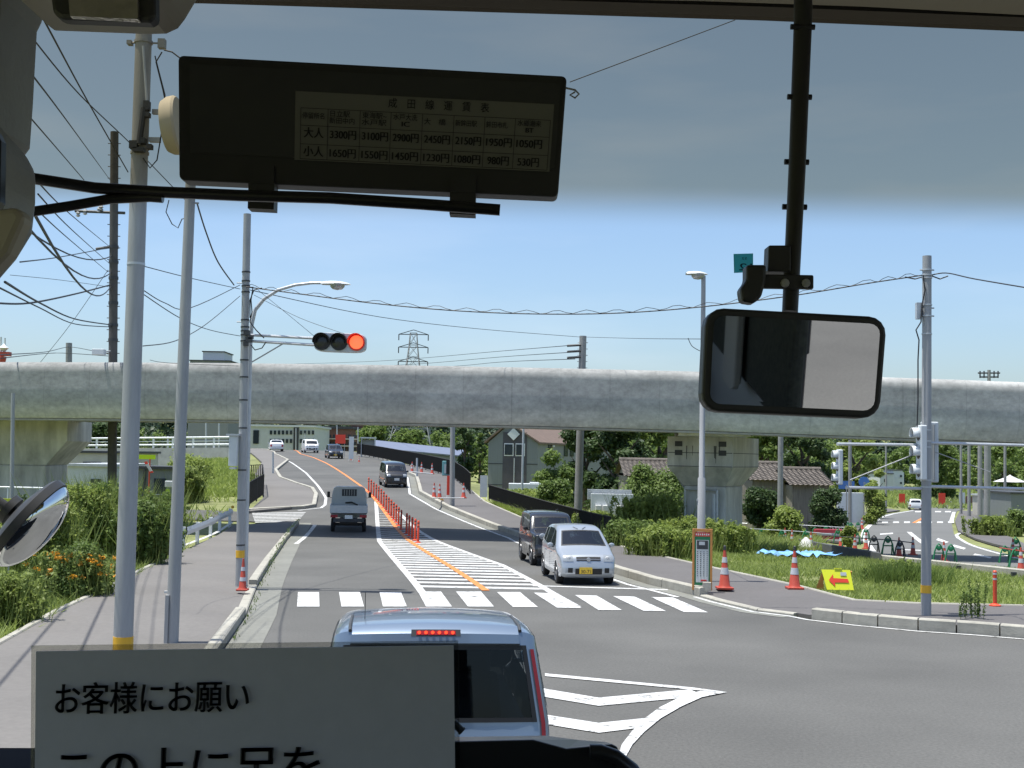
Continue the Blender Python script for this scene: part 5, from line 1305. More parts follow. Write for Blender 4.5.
ST=[(847,549,1.0,'green','green stand left end of the dark low wall among orange cones'),(874,553,1.05,'dark','dark stand behind the dark low wall'),(888,555,1.1,'green','broad green stand right of the dark one behind the wall'),
    (939,562,.95,'green','green stand just left of the right pole foot by the pale kerb'),(951,563,.95,'green','green stand just right of the right pole behind the pale kerb'),(1016,556,1.1,'green','green stand nearest the right frame edge, upper'),(1016,570,1.0,'green','green stand nearest the right frame edge, lower'),
    (820,534,1.0,'green','green stand at the back of the works by the red barrier'),(835,531,1.0,'green','green stand behind the red barrier block'),(829,527,1.0,'green','farthest green stand before the storehouse wall'),(843,526,1.0,'green','farthest green stand right of the storehouse wall'),
    (806,545,1.0,'green','green stand left of the white sack'),(782,543,.9,'green','small green stand among the weeds behind the tarp'),(762,540,.9,'green','green stand nearest the pier in the weeds'),(851,538,1.2,'green','tall green stand in the leafy clump behind the wall')]
ST+=[(856,545,1.0,'green','green stand in the front row, first left of the dark stand'),(838,543,1.0,'green','green stand crowding the left wall end from behind'),(866,541,.95,'green','green stand on the kerb of the far road left edge'),
 (815,540,.95,'green','green stand behind the white sack'),(826,537,.9,'green','green stand between the red block and the sack'),(812,530,.9,'green','green stand in front of the low bright shrub'),(795,536,.85,'green','green stand beside the pale rail in the weeds'),
 (770,536,.85,'green','small green stand under the dark leafy bush'),(900,557.5,.95,'dark','dark stand right of the broad green one'),(1005,563,.9,'green','green stand left of the pair at the right frame edge'),(858,532,.9,'green','far green stand below the metal cabinet'),(849,531,.9,'green','far green stand left of the metal cabinet foot')]
for x,y,s,m,lab in ST: stand(lab,x,y,s*.82,m)
for i,(x,y,lab) in enumerate(((855,552,'orange cone left of the dark stand behind the low wall'),(841,547,'orange cone beside the leftmost wall stand'),(792,545,'orange cone in the weeds behind the tarp'),(756,525,'small cone by the rail near the pier'),
    (811,549,'whitish cone at the left end of the dark wall'),(785,543,'second orange cone in the weeds behind the tarp'),(944,562,'red cone between the two green stands by the right pole'),(1021,572,'white and red cone at the right frame edge'),(1013,557,'red cone before the upper right frame edge stand'),(913,555,'grey cone with white tip left of the right pole'),(899,556,'grey cone between the stands right of the wall'),(866,549,'orange cone right of the leafy clump'),(862,529,'small far cone by the storehouse corner'))):
    cone(lab,x,y,.72,dz=0)
def bar(label,pts,r=.02,m='steel_l',h=.6):
    P=[G(x,y)+V((0,0,h)) for x,y in pts]; b=MB(); b.tube(P,r,6); o=b.build('barrier_bar',m,smooth=True); place(o,P[0]); tag(o,label,'barrier bar')
bar('dark bar running behind the dark low wall towards the right pole',[(838,551),(860,553),(888,555.5),(912,559)],m='dark')
bar('pale bar crossing the weeds behind the blue tarp',[(750,541),(782,543),(806,545),(832,548)])
bar('long pale rail before the storehouse near the pier',[(744,523),(800,526),(845,528)])
bar('second pale rail in front of the leafy bush by the pier',[(742,534),(800,536),(846,539)])
bar('pale bar between the two stands at the right frame edge',[(1000,566),(1016,570),(1040,574)],m='conered')
p=G(828,541); t=thing('water_barrier','dark red plastic barrier block in the roadworks','barrier',tuple(p),R(5))
b=MB(); b.box((0,0,.32),(1.5,.4,.5),taper=(.95,.6)); b.build('barrier_body','darkredp',t,bevel=.03) if 'darkredp' in M else None
M['darkredp']=mat('dark_red_plastic',(.3,.03,.04),.5)
b=MB(); b.box((0,0,.3),(1.5,.4,.6),taper=(.95,.6)); b.build('barrier_body','darkredp',t,bevel=.03)
b=MB(); b.box((0,-.17,.35),(1.3,.02,.12)); b.build('barrier_band','steel_l',t)
p=G(806,549); b=MB(); b.lathe([(.3,0),(.34,.1),(.2,.35),(.05,.5),(0,.5)],n=10); o=b.build('sack','white',smooth=True); o.location=p; tag(o,'white peaked sack at the left end of the dark low wall','sack')
board('vertical red banner by the storehouse beside the low far road',873.5,512,.75,1.75,'signred',foot=.2,dz=0,name='banner')
board('orange banner leaning left of the white far hatchback',902,506,.8,1.5,'signred',foot=.1,dz=0,name='banner')
board('orange red banner just right of the right signal pole far off',942,506,.9,1.6,'signred',foot=.1,dz=0,name='banner')
board('white board on legs at the end of the low far road',962,506,.8,1.6,'boxgrey',foot=.2,dz=0)
board('brown low hoarding beside the white far board',974,507,2.2,1.3,'brownwall',foot=.1,dz=0,name='hoarding')
p=G(850,524); t=thing('metal_cabinet','tall grey metal sheet panel standing right of the storehouse','panel',tuple(p))
b=MB(); b.box((0,0,1.1),(1.9,.3,2.4)); b.build('panel','boxgrey',t,bevel=.02); b=MB(); b.box((0,-.16,1.1),(.04,.02,2.3)); b.build('panel_seam','dark',t)
for lab,x,y0,y1,m,Yv in (('small blue road sign plate on a post right of the storehouse',846.5,485,520,'bluesign',76),('round topped sign post beside the low far road',864,482,516,'bluesign',90)):
    M.setdefault('bluesign',mat('blue_road_sign',(.08,.2,.5),.5))
    B=gx(x,y1,Yv); t=thing('road_sign',lab,'road sign',tuple(B)); T=at(x,y0,Yv)
    b=MB(); b.tube([B,T],.04,8); b.build('post','steel',t,world=True)
    b=MB()
    if Yv==76: b.box(T,(1.0,.03,.5))
    else: b.lathe([(0,-.02),(.4,-.02),(.4,.02),(0,.02)],T,'y',20)
    b.build('sign_plate',m,t,world=True)
t=thing('canopy_tent','white peaked canopy far off at the right edge','canopy',tuple(gx(1008,0,140)))
c=at(1010,478,140); b=MB(); b.lathe([(2.0,-.45),(1.0,-.1),(.2,.25),(0,.4)],c,'z',4); b.build('canopy','white',t,world=True)
for q in (-1.5,1.5):
    b=MB(); b.tube([(c.x+q,c.y,Z(c.x,c.y)),(c.x+q,c.y,c.z-.5)],.05,6); b.build('pole','steel',t,world=True)
# blocks and panels in the weeds right of the queued cars
p=G(612,552); Yb=60; c=at(612,505,Yb); t=thing('construction_fence','row of pale grey panels with white boxes in the weeds','fence',tuple(gx(612,0,Yb)))
b=MB(); b.box(c,(2.1,.3,1.1)); b.build('panel','boxgrey',t,world=True,bevel=.01)
b=MB(); b.box(c+V((-.1,.4,.5)),(2.2,.3,.5)); b.build('rear_panel','steel_l',t,world=True)
for k in (-.7,-.35,.3,.6):
    b=MB(); b.box(c+V((k,-.3,-.15)),(.28,.3,.3)); b.build('white_box','white',t,world=True,bevel=.03)
c=at(533,487,72); t=thing('raised_tank','grey metal tank box on thin legs before the metal sided building','tank',tuple(gx(533,0,72)))
b=MB(); b.box(c+V((0,0,0)),(2.9,1.2,.4)); b.box(c+V((.3,0,.22)),(1.0,1.1,.12)); b.build('tank_body','boxgrey',t,world=True,bevel=.02)
for k in (-1.2,-.7,-.2,.3,.8,1.2):
    b=MB(); b.tube([c+V((k,-.4,-.2)),(c.x+k,c.y-.4,Z(c.x,c.y))],.03,6); b.build('leg','dark',t,world=True)
# left roadworks signs by the cabin
def psign(label,px,y0,y1,Y,parts,name='road_sign'):
    B=gx(px,y1,Y); t=thing(name,label,'sign',tuple(B)); return t,B
M['limesign']=mat('lime_sign',(.55,.8,.02),.5)
t,B=psign('lime yellow rectangular board above a striped pole by the site cabin',148,456,510,60,0)
b=MB(); b.box(at(147,457,60),(.85,.05,.22)); b.build('panel','limesign',t,world=True)
b=MB(); b.tube([B,at(150,459,60)],.035,8); b.build('post','postor',t,world=True)
b=MB(); b.obox(at(144,462,59.9),(.35,0,-.55),(.13,0,.04),(0,.03,0)); b.build('striped_bar','signred',t,world=True)
b=MB(); b.obox(at(145.5,464.5,59.8),(.22,0,-.35),(.13,0,.04),(0,.03,0)); b.build('white_stripe','white',t,world=True)
t,B=psign('green lit figure shaped flag marker beside the site cabin',168,480,508,58,0,'marker_flag')
b=MB(); b.tube([B,at(166,480,58)],.03,6); b.build('post','green',t,world=True)
b=MB(); b.box(at(167.5,497,57.9),(.18,.05,.75)); b.build('lime_flag','limesign',t,world=True)
b=MB(); b.box(at(169.5,484,57.9),(.4,.2,.3)); b.build('white_light','boxgrey',t,world=True,bevel=.03)
M['yellowgreen']=mat('yellow_green_sign',(.45,.5,.03),.5)
t,B=psign('yellow green board at the left edge behind the round mirror',5,0,0,24,0)
b=MB(); b.box(at(3,508,24),(.5,.04,.38)); b.build('panel','yellowgreen',t,world=True); 
for q in (-.15,.15):
    b=MB(); b.tube([at(3,508,24)+V((q,.03,-.1)),(at(3,508,24).x+q,24.03,0)],.02,6); b.build('leg','steel',t,world=True)
bar('thin white handrail on the broad pier side at the left',[(5,520),(60,522),(85,524)],h=1.4) if 0 else None
t=thing('handrail','thin white handrail before the broad pier on the left','railing',tuple(gx(40,0,44)))
b=MB(); b.tube([at(0,487,44),at(50,488,44),at(86,491,46)],.03,6); b.build('top_rail','railwhite',t,world=True)
for x in (8,40,62,84):
    q=at(x,488,44); b=MB(); b.tube([q,(q.x,44,Z(q.x,44))],.025,6); b.build('post','railwhite',t,world=True)
# antenna group on the far left above the viaduct
t=thing('antenna_mast','small white antennas on a red lattice base above the viaduct','antenna',tuple(gx(2,0,150)))
b=MB(); b.box(at(4,354,150),(1.6,.8,.5)); b.tube([at(2,356,150),gx(2,0,150)],.6,6); b.build('lattice_base','conered',t,world=True)
b=MB(); b.tube([at(1,354,150),at(1,337,150)],.12,6); b.tube([at(5,354,150),at(5,338,150)],.1,6); b.lathe([(0,-.6),(.6,0),(0,.6)],at(4,348,150),'z',8); b.build('antenna','boxgrey',t,world=True)

for i,(x,y) in enumerate(((648,575),(676,584.5),(627,569.5),(528,541),(931,625))):
    q=G(x,y,.06); b=MB(); b.box(q+V((0,-.02,.02)),(.09,.09,.06)); o=b.build('drain_opening','dark'); place(o,q)
    tag(o,['small dark kerb drain hole midway between hatchback and notice board','small dark kerb drain hole nearest the notice board','small dark kerb drain hole just right of the silver hatchback','small dark kerb drain hole beyond the black car','kerb drain slot at the foot of the right corner signal pole'][i],'drain')
# ------------------------------------------------------------ vegetation
import numpy as np
rng=np.random.default_rng(5)
def leafmesh(name,cent,rad,n,size,flat=.75,up=0.):
    """leaf sized diamonds spread through clumps; cent (k,3), rad (k,), n per clump"""
    cent=np.array(cent,float); k=len(cent); rad=np.array(rad,float)
    idx=np.repeat(np.arange(k),n); N=len(idx)
    d=rng.normal(size=(N,3)); d/=np.linalg.norm(d,axis=1)[:,None]
    rr=rng.random(N)**.5*(1+.28*np.abs(rng.normal(size=N))); c=cent[idx]+d*(rad[idx]*rr)[:,None]*np.array([1,1,flat])
    nrm=d*.7+rng.normal(size=(N,3))*.6+np.array([0,0,.5]); nrm/=np.linalg.norm(nrm,axis=1)[:,None]
    a=np.cross(nrm,rng.normal(size=(N,3))); a/=np.linalg.norm(a,axis=1)[:,None]; b=np.cross(nrm,a)
    s=size*(.6+.8*rng.random(N))[:,None]
    v=np.stack([c-a*s,c-b*s*.5,c+a*s,c+b*s*.5],1).reshape(-1,3)
    return v
def npmesh(name,v,m,parent=None,nv=4):
    me=bpy.data.meshes.new(name); N=len(v)//nv
    me.vertices.add(len(v)); me.vertices.foreach_set('co',v.astype(np.float32).ravel())
    me.loops.add(len(v)); me.loops.foreach_set('vertex_index',np.arange(len(v),dtype=np.int32))
    me.polygons.add(N); me.polygons.foreach_set('loop_start',np.arange(0,len(v),nv,dtype=np.int32)); me.polygons.foreach_set('loop_total',np.full(N,nv,dtype=np.int32))
    me.materials.append(M[m]); me.update(calc_edges=True); me.validate()
    o=bpy.data.objects.new(name,me); col.objects.link(o)
    if parent: o.parent=parent
    return o
def tree(label,px,Y,ytop,wpx,m='leaf_mid',n=260,size=.16,trunkpart=.3,group=None,name='broadleaf_tree',clumps=26,dz=0,cat='tree'):
    B=gx(px,0,Y,dz); H=at(px,ytop,Y).z-B.z; Wd=wpx*Y/1200/2
    t=thing(name,label,cat,tuple(B),0,group)
    b=MB(); b.tube([(0,0,-.2),(.05*H*.1,0,H*.3),(-.02*H,.02*H,H*.62)],[H*.028+.05,H*.02+.03,.05],8)
    for k in range(7):
        a=k*2.4; z=H*(.28+.05*k); b.tube([(0,0,z),(math.cos(a)*Wd*.35,math.sin(a)*Wd*.35,z+H*.12),(math.cos(a)*Wd*.65,math.sin(a)*Wd*.65,z+H*.22)],[H*.012+.02,H*.008+.015,.015],5)
    b.build('trunk','bark',t,smooth=True)
    C=[];Rr=[]
    for k in range(clumps):
        u=rng.random(); z=H*(trunkpart+(1-trunkpart)*u); w_=Wd*math.sin(math.pi*min(1,.2+.72*u))**.6
        a=rng.random()*6.28; r_=w_*(.35+.5*rng.random()); cr=(.22+.2*rng.random())*Wd*.9
        C.append((math.cos(a)*r_,math.sin(a)*r_,min(z,H-cr*.7))); Rr.append(cr)
    npmesh('crown',leafmesh('c',C,Rr,n,size),m,t); return t
def shrub(label,px,py,wpx,hpx,m='leaf_light',n=900,size=.05,clumps=12,name='shrub',group=None,Y=None,blades=0,bm='grassb',cat='shrub',flowers=0):
    B=G(px,py) if Y is None else gx(px,0,Y); Yv=B.y; Wd=wpx*Yv/1200/2; H=hpx*Yv/1200
    t=thing(name,label,cat,tuple(B),0,group)
    C=[];Rr=[]
    for k in range(clumps):
        a=rng.random()*6.28; r_=Wd*.8*math.sqrt(rng.random()); top=H*(1-.5*(r_/Wd)**2)
        z=top*(.12+.85*rng.random()**.8)*(.75+.4*rng.random()); C.append((math.cos(a)*r_,math.sin(a)*r_*.7,z)); Rr.append(min(Wd,H)*(.26+.2*rng.random()))
    b=MB()
    for k in range(8):
        a=k*.8; b.tube([(0,0,-.05),(math.cos(a)*Wd*.3,math.sin(a)*Wd*.2,H*.4),(math.cos(a)*Wd*.5,math.sin(a)*Wd*.4,H*.75)],[.02,.015,.006],5)
    b.build('stems','bark',t)
    npmesh('foliage',leafmesh('c',C,Rr,n,size,1.),m,t)
    if blades:
        ns=blades//3+12; C2=[]
        for _ in range(ns):
            x_,y_=rng.normal()*Wd*.45,rng.normal()*Wd*.35; hh=H*(.55+.5*rng.random()); lx,ly=rng.normal()*.12*hh,rng.normal()*.12*hh
            C2+=[(x_+lx*q*q,y_+ly*q*q,hh*q) for q in (.3,.4,.5,.6,.7,.8,.88,.95,1.)]
        npmesh('tall_stalks',leafmesh('c',C2,[.035+.0012*Yv]*len(C2),9,.022+.0011*Yv,1.2),bm,t)
        npmesh('grass_stalks',weedblades(blades*3,lambda k:(rng.normal(size=k)*Wd*.5,rng.normal(size=k)*Wd*.4),H*1.22,.0035+.00014*Yv,lean=.2),'grassb',t)
    if flowers:
        C2=[(rng.normal()*Wd*.5,rng.normal()*Wd*.4,H*(.5+.5*rng.random())) for _ in range(flowers)]
        npmesh('blossoms',leafmesh('c',C2,[.05]*flowers,12,.03),'flower',t)
    return t
def weedblades(k,xy,h,w_,zfun=None,lean=.25):
    x,y=xy(k); hh=h*(.45+.6*rng.random(k)); a=rng.random(k)*6.28
    dx,dy=np.cos(a)*w_,np.sin(a)*w_; lx,ly=rng.normal(size=k)*lean*hh,rng.normal(size=k)*lean*hh
    z=np.zeros(k) if zfun is None else zfun(x,y)
    p0=np.stack([x-dx,y-dy,z],1); p1=np.stack([x+dx,y+dy,z],1)
    m1=np.stack([x+dx*.8+lx*.57,y+dy*.8+ly*.57,z+hh*.6],1); tp=np.stack([x+lx,y+ly,z+hh],1)
    return np.stack([p0,p1,m1,tp],1).reshape(-1,3)
Zv=np.vectorize(Z)
def pip(x,y,P):
    c=np.zeros(len(x),bool); j=len(P)-1
    for i in range(len(P)):
        xi,yi,xj,yj=P[i][0],P[i][1],P[j][0],P[j][1]
        c^=((yi>y)!=(yj>y))&(x<(xj-xi)*(y-yi)/(yj-yi+1e-9)+xi); j=i
    return c
def grass(label,poly,count,h,w_,m='grassb',clump=True,lean=.3):
    xs=[p[0] for p in poly]; ys=[p[1] for p in poly]
    X=[];Yy=[];tot=0
    while tot<count:
        x=rng.uniform(min(xs),max(xs),count*2); y=rng.uniform(min(ys),max(ys),count*2); k=pip(x,y,poly)
        if clump: k&=(np.sin(x*1.3+np.sin(y*.9)*2)+np.sin(y*1.1+x*.4)+rng.normal(size=len(x))*.9)>-.6
        X.append(x[k]); Yy.append(y[k]); tot+=k.sum()
    x=np.concatenate(X)[:count]; y=np.concatenate(Yy)[:count]
    v=weedblades(count,lambda k:(x,y),h,w_,lambda a,b:Zv(a,b)-.05,lean+.35)
    o=npmesh('grass',v,m); return tag(o,label,'grass',kind='stuff')
xy=lambda L:[(p.x,p.y) for p in L]
# ground cover
lp=[(SLedge[0].x-.1,SLedge[0].y)]+[(p.x-.1,p.y) for p in SLedge[:5]]
grass('tall mixed grass filling the left verge beside the pavement',[(lp[0][0]+1.2,lp[0][1]-6)]+lp+[(-9.5,36),(-13,44),(-30,46),(-40,30),(-20,12),(-9,10)],70000,.42,.009)
grass('short leafy undergrowth along the left pavement edge',[(lp[0][0]+1.2,lp[0][1]-6)]+lp+[(-9.5,36),(-13,40),(-16,38),(-13,22),(-9,12)],22000,.26,.022,'leaf_light')
rp=[(p.x,p.y+.15) for p in SB[8:]]
grass('sunlit short grass behind the right corner pavement',rp+[(16,24.6),(42,22.6),(44,30),(16,34),(13.5,43),(11,48),(5,46),(4.2,43)],80000,.2,.014)
grass('leafy clover and weeds in the right grass strip',rp+[(16,24.6),(30,23.6),(30,30),(13,40),(9.5,44),(5,44),(4.2,43)],16000,.16,.03,'leaf_light')
grass('rank grass between the low dark fence and the pier',[(0.9,55),(3.5,45.5),(4.5,44),(9,46),(13,50),(16,62),(9,75),(2,72),(-1,63)],26000,.55,.02)
grass('weeds between the right pavement and the low dark fence',[(-1.0,61.5),(0.7,54.5),(2.9,47),(3.5,47.5),(1.7,54.5),(-.2,62)],9000,.35,.016,'leaf_light')
grass('grass on the steep green embankment at the left',[(-13.5,60),(-15,73),(-19,86),(-23,104),(-34,108),(-34,90),(-28,75),(-22,60)],30000,.35,.04,'leaf_light')
grass('rough grass on the low ground around the site cabin',[(-12.5,44),(-13,56),(-22,60),(-60,64),(-60,46),(-20,44)],9000,.4,.04)
grass('grassy bank beyond the low far road',[(48,150),(75,150),(120,200),(120,260),(40,260),(44,170)],16000,.8,.14)
gu=offs(dens([V((p.x,p.y,0)) for p in [KLn[0]]+KLn+KLf[:4]],.5),.05)
v=weedblades(500,lambda k:(lambda i:(np.array([gu[j].x for j in i])+rng.normal(size=k)*.04,np.array([gu[j].y for j in i])+rng.uniform(-.3,.3,k)))(rng.integers(2,len(gu)-1,k)),.07,.01)
tag(npmesh('gutter_weeds',v,'leaf_mid'),'small weeds sprouting between the left kerb and gutter','weeds',kind='stuff')
# left shrubs
shrub('bright bushy shrub left of the blackish pole foot',88,560,75,72,'leaf_light',3000,.04,24,blades=250,bm='leaf_mid')
shrub('dark green shrub between the thick and slim poles',146,568,44,64,'leaf_mid',3000,.04,22,blades=120,bm='leaf_mid')
shrub('dense leafy shrub behind the round mirror at the left',42,585,70,72,'leaf_light',3000,.038,24,blades=150,bm='leaf_light')
shrub('weedy bush at the end of the green shrubs by the slim pole',162,550,26,54,'leaf_mid',900,.06,9,blades=200,bm='leaf_mid')
shrub('orange flowering plants in front of the green shrubs',76,600,66,46,'leaf_mid',2200,.03,18,blades=200,bm='grassb',flowers=170,name='flowering_plant',cat='plant')
shrub('low yellowish bush at the lower left corner of the verge',2,628,60,52,'leaf_light',2600,.032,20,blades=200,bm='grassb')
shrub('tall weed clump behind the flowers left of the thick pole',112,548,50,62,'leaf_mid',1100,.06,10,blades=260,bm='leaf_light')
shrub('dark bush far left under the broad pier',22,545,60,45,'leaf_dark',1000,.07,10)
shrub('reddish brown dry bush by the left guardrail',206,512,28,32,'leaf_mid',700,.07,8,Y=60,blades=100)
shrub('leafy creeper mound on the embankment above the guardrail',205,500,50,30,'leaf_light',900,.09,10,Y=75)
# right shrubs
def sh(label,px,yb,yt,w_,Y,m,**k):
    B=gx(px,0,Y); H=(at(px,yt,Y).z-B.z)*1200/Y; return shrub(label,px,yb,w_,H,m,Y=Y,**k)
sh('large tangled shrub in front of the pier left side',655,560,500,56,47,'leaf_light',n=1500,size=.08,clumps=20,blades=500,bm='leaf_light')
sh('leafy climber mound under the tiled roof left of the pier',655,540,470,70,62,'leaf_mid',n=1500,size=.09,clumps=18)
sh('low rounded shrub behind the silver hatchback roof',604,550,516,50,50,'leaf_light',n=1200,size=.08,clumps=14,blades=400,bm='grassb')
sh('ball shaped bush behind the low dark fence',562,530,482,36,62,'leaf_mid',n=1500,size=.08,clumps=12)
sh('bright weeds directly behind the low dark fence',535,525,492,50,66,'leaf_light',n=900,size=.09,clumps=12,blades=400,bm='leaf_light')
sh('tall weeds around the foot of the pier',700,560,522,60,42.5,'leaf_light',n=700,size=.05,clumps=12,blades=600,bm='leaf_light')
sh('weeds right of the pier column',735,560,528,36,41,'leaf_light',n=500,size=.06,clumps=12,blades=300,bm='leaf_light')
sh('dark leafy bush between the pier and the grey pole',762,520,470,36,66,'leaf_dark',n=1800,size=.09,clumps=16)
sh('low bright shrub before the storehouse wall',790,520,503,40,60,'leaf_light',n=900,size=.08,clumps=10)
sh('dark creeper over the right end of the storehouse wall',826,520,487,36,67,'leaf_dark',n=1500,size=.09,clumps=12)
sh('leafy shrub beside the barricades behind the dark wall',850,552,520,20,50,'leaf_light',n=700,size=.06,clumps=8)
sh('round bush at the right frame edge by the far road',1022,535,508,34,72,'leaf_mid',n=1800,size=.08,clumps=14)
sh('small weeds left of the round bush at the right edge',990,540,518,36,70,'leaf_light',n=700,size=.07,clumps=8,blades=200,bm='leaf_light')
sh('grassy tuft patch left of the right signal pole',898,600,562,60,30,'leaf_light',n=30,size=.03,clumps=5,blades=60,bm='leaf_light')
vv=weedblades(1100,lambda k:(rng.normal(size=k)*.5,rng.normal(size=k)*.22),.62,.009,lean=.35); o=npmesh('grass_tussock',vv,'leaf_mid'); o.location=gx(905,0,29); tag(o,'tall dark grass tussock directly left of the right signal pole','grass')
t=thing('kerb_weeds','tall slender weeds sprouting from the right kerb','weeds',tuple(gx(967,0,21.3,SW)))
for k in range(9):
    x_,y_=rng.uniform(-.22,.22),rng.uniform(-.1,.25); h_=rng.uniform(.35,.72); lx=rng.normal()*.05
    b=MB(); b.tube([(x_,y_,0),(x_+lx*.5,y_,h_*.5),(x_+lx,y_,h_)],.004,4); s_o=b.build('stem','leaf_mid',t)
    npmesh('leaves',leafmesh('c',[(x_+lx*q,y_,h_*q) for q in np.linspace(.15,1,12)],[.035]*12,12,.02,1.),'leaf_mid',t)
sh('creeper shrub over the far storehouse gap',870,515,485,26,88,'leaf_light',n=900,size=.1,clumps=9)
sh('bank of weeds behind the right pavement beyond the notice board',672,566,532,60,37,'leaf_light',n=900,size=.05,clumps=14,blades=900,bm='leaf_light')
sh('dark thicket in the shade left of the notice board',636,560,524,50,42,'leaf_mid',n=1200,size=.06,clumps=14,blades=300,bm='leaf_mid')
# trees
tree('slender ivy clad tree standing left of the metal sided building',474,88,424,20,'leaf_dark',500,.13,.1,clumps=22,name='ivy_clad_tree')
tree('thin climber covered trunk beside the ivy clad tree',489,95,430,10,'leaf_mid',350,.13,.1,clumps=14)
tree('broad dark tree right of the metal sided building',592,92,405,60,'leaf_dark',420,.17,.15,clumps=34)
tree('leafy tree with bright tips directly right of the dark utility pole',625,86,410,70,'leaf_dark',420,.17,.12,clumps=36)
tree('dark tree filling the gap left of the pier above the tiled roof',665,90,405,56,'leaf_mid',420,.17,.12,clumps=30)
tree('young tree in front of the metal sided building',565,80,452,44,'leaf_mid',420,.12,.1,clumps=24)
tree('tall tree behind the tiled roof immediately right of the pier',765,95,415,60,'leaf_mid',420,.17,.12,clumps=32)
tree('dark crowned tree behind the lower storehouse roof',805,92,412,56,'leaf_dark',420,.17,.12,clumps=32)
tree('light green tree right of the storehouse under the cross arm',855,105,425,50,'leaf_light',420,.17,.12,clumps=30)
tree('bright green low tree beside the far road boundary',874,96,470,26,'leaf_light',360,.12,.1,clumps=16)
tree('bushy tree left of the pylon foot beyond the brown block',383,170,425,36,'leaf_mid',260,.28,.1,clumps=22)
tree('rounded tree among the woods behind the long shed',420,185,430,40,'leaf_mid',260,.3,.1,clumps=22)
tree('rounded tree behind the site cabin near the left guardrail',128,135,422,46,'leaf_dark',260,.25,.1,clumps=22)
tree('large tree behind the right pole on the grassy bank',932,190,440,50,'leaf_mid',260,.3,.1,clumps=24)
tree('tree behind the pole pair on the far right',1000,180,445,46,'leaf_mid',260,.3,.1,clumps=22)
# wooded hill
def hillz(x,y): return -3+22*sm((y-300)/160)+2.5*math.sin(x*.021+1)+1.5*math.sin(x*.05)
b=MB(); b.grid([[(x,y,hillz(x,y)-.5 if y>285 else -4.2) for x in range(-420,461,20)] for y in range(270,660,15)]); struct(b.build('hill','soil',smooth=True,fix=False))
C=[];Rr=[]
for k in range(900):
    y=300+150*rng.random()**1.3; x=rng.uniform(-.5*y-20,.5*y+20); h=6+5*rng.random()
    z=hillz(x,y); r=3+2.2*rng.random()
    for q in range(4): 
        C.append((x+rng.normal()*r*.5,y+rng.normal()*r*.4,z+h*(.35+.16*q))); Rr.append(r*(.75-.1*q))
v=leafmesh('f',C,Rr,90,.75,.9); tag(npmesh('hillside_forest',v,'leaf_forest'),'dense dark woodland covering the hillside far behind the viaduct','forest',kind='stuff')
C=[];Rr=[]
for k in range(170):
    x=-150+300*k/170+rng.normal()*2; y=248+rng.random()*20
    if -78<x<-40: y+=30
    h=6+4*rng.random(); 
    for q in range(4): C.append((x+rng.normal()*1.5,y+rng.normal()*1.5,-2+h*(.2+.22*q))); Rr.append(2.2-.25*q)
v=leafmesh('f',C,Rr,130,.42,.9); tag(npmesh('treeline',v,'leaf_mid'),'ragged belt of lighter trees along the foot of the wooded hill','treeline',kind='stuff')
# ------------------------------------------------------------ the bus we sit in
def ogon(b,px,Y,th): # outline seen from inside, given real distance and thickness
    P=[at(x,y,Y+th) for x,y in px]; b.prism(P,(0,-th,0)); return b
bus=thing('coach_bus','dark interior front of the coach around the windscreen','bus',(0,0,0))
def glassband():
    m=bpy.data.materials.new('windscreen_glass'); m.use_nodes=True; n=m.node_tree; L=n.links
    n.nodes.remove(n.nodes['Principled BSDF']); tr=n.nodes.new('ShaderNodeBsdfTransparent')
    tc=n.nodes.new('ShaderNodeTexCoord'); sx=n.nodes.new('ShaderNodeSeparateXYZ'); L.new(tc.outputs['Object'],sx.inputs[0])
    rp=n.nodes.new('ShaderNodeMapRange'); rp.interpolation_type='SMOOTHSTEP'
    rp.inputs[1].default_value=3.213; rp.inputs[2].default_value=3.29
    L.new(sx.outputs[2],rp.inputs[0])
    mx=n.nodes.new('ShaderNodeMix'); mx.data_type='RGBA'; mx.inputs[6].default_value=(.97,.985,.98,1); mx.inputs[7].default_value=(.58,.51,.385,1)
    L.new(rp.outputs[0],mx.inputs[0]); L.new(mx.outputs[2],tr.inputs[0]); 
    L.new(tr.outputs[0],n.nodes['Material Output'].inputs[0]); return m
b=MB(); b.add([(-1.25,1.95,1.2),(1.3,1.95,1.2),(1.3,1.9,3.62),(-1.25,1.9,3.62)],[(0,1,2,3)]); b.build('windscreen',glassband(),bus)
M['cabgrey']=mat('grey_interior_plastic',(.3,.31,.29),.6,var=.06,scale=4,bump=.1,bscale=120)
M['cabdark']=mat('dark_interior_plastic',(.03,.03,.03),.5)
M['cabbeige']=mat('beige_headlining',(.33,.315,.28),.8)
M['fabric']=mat('seat_moquette',(.05,.05,.035),.95,var=.4,scale=30)
b=MB(); ogon(b,[(150,-200),(1200,-200),(1200,37),(1024,31.5),(760,20.5),(480,12),(203,3.5),(150,3)],1.86,.06); b.build('windscreen_header','cabdark',bus,world=False)
b=MB(); ogon(b,[(560,-200),(1200,-200),(1200,25),(1024,17.5),(860,9),(700,3.5),(560,1)],1.7,.1); b.build('roof_trim','cabbeige',bus,bevel=.01)
b=MB(); b.box((0,-3.2,3.66),(2.5,10.2,.05)); b.build('ceiling','cabbeige',bus)
b=MB(); b.box((0,-3.2,1.35),(2.5,10.2,.06)); b.build('floor','cabdark',bus)
b=MB(); b.box((0,-8.3,2.5),(2.5,.06,2.3)); b.build('rear_wall','cabgrey',bus)
M['bodyw']=mat('bus_side_panel',(.5,.48,.42),.6)
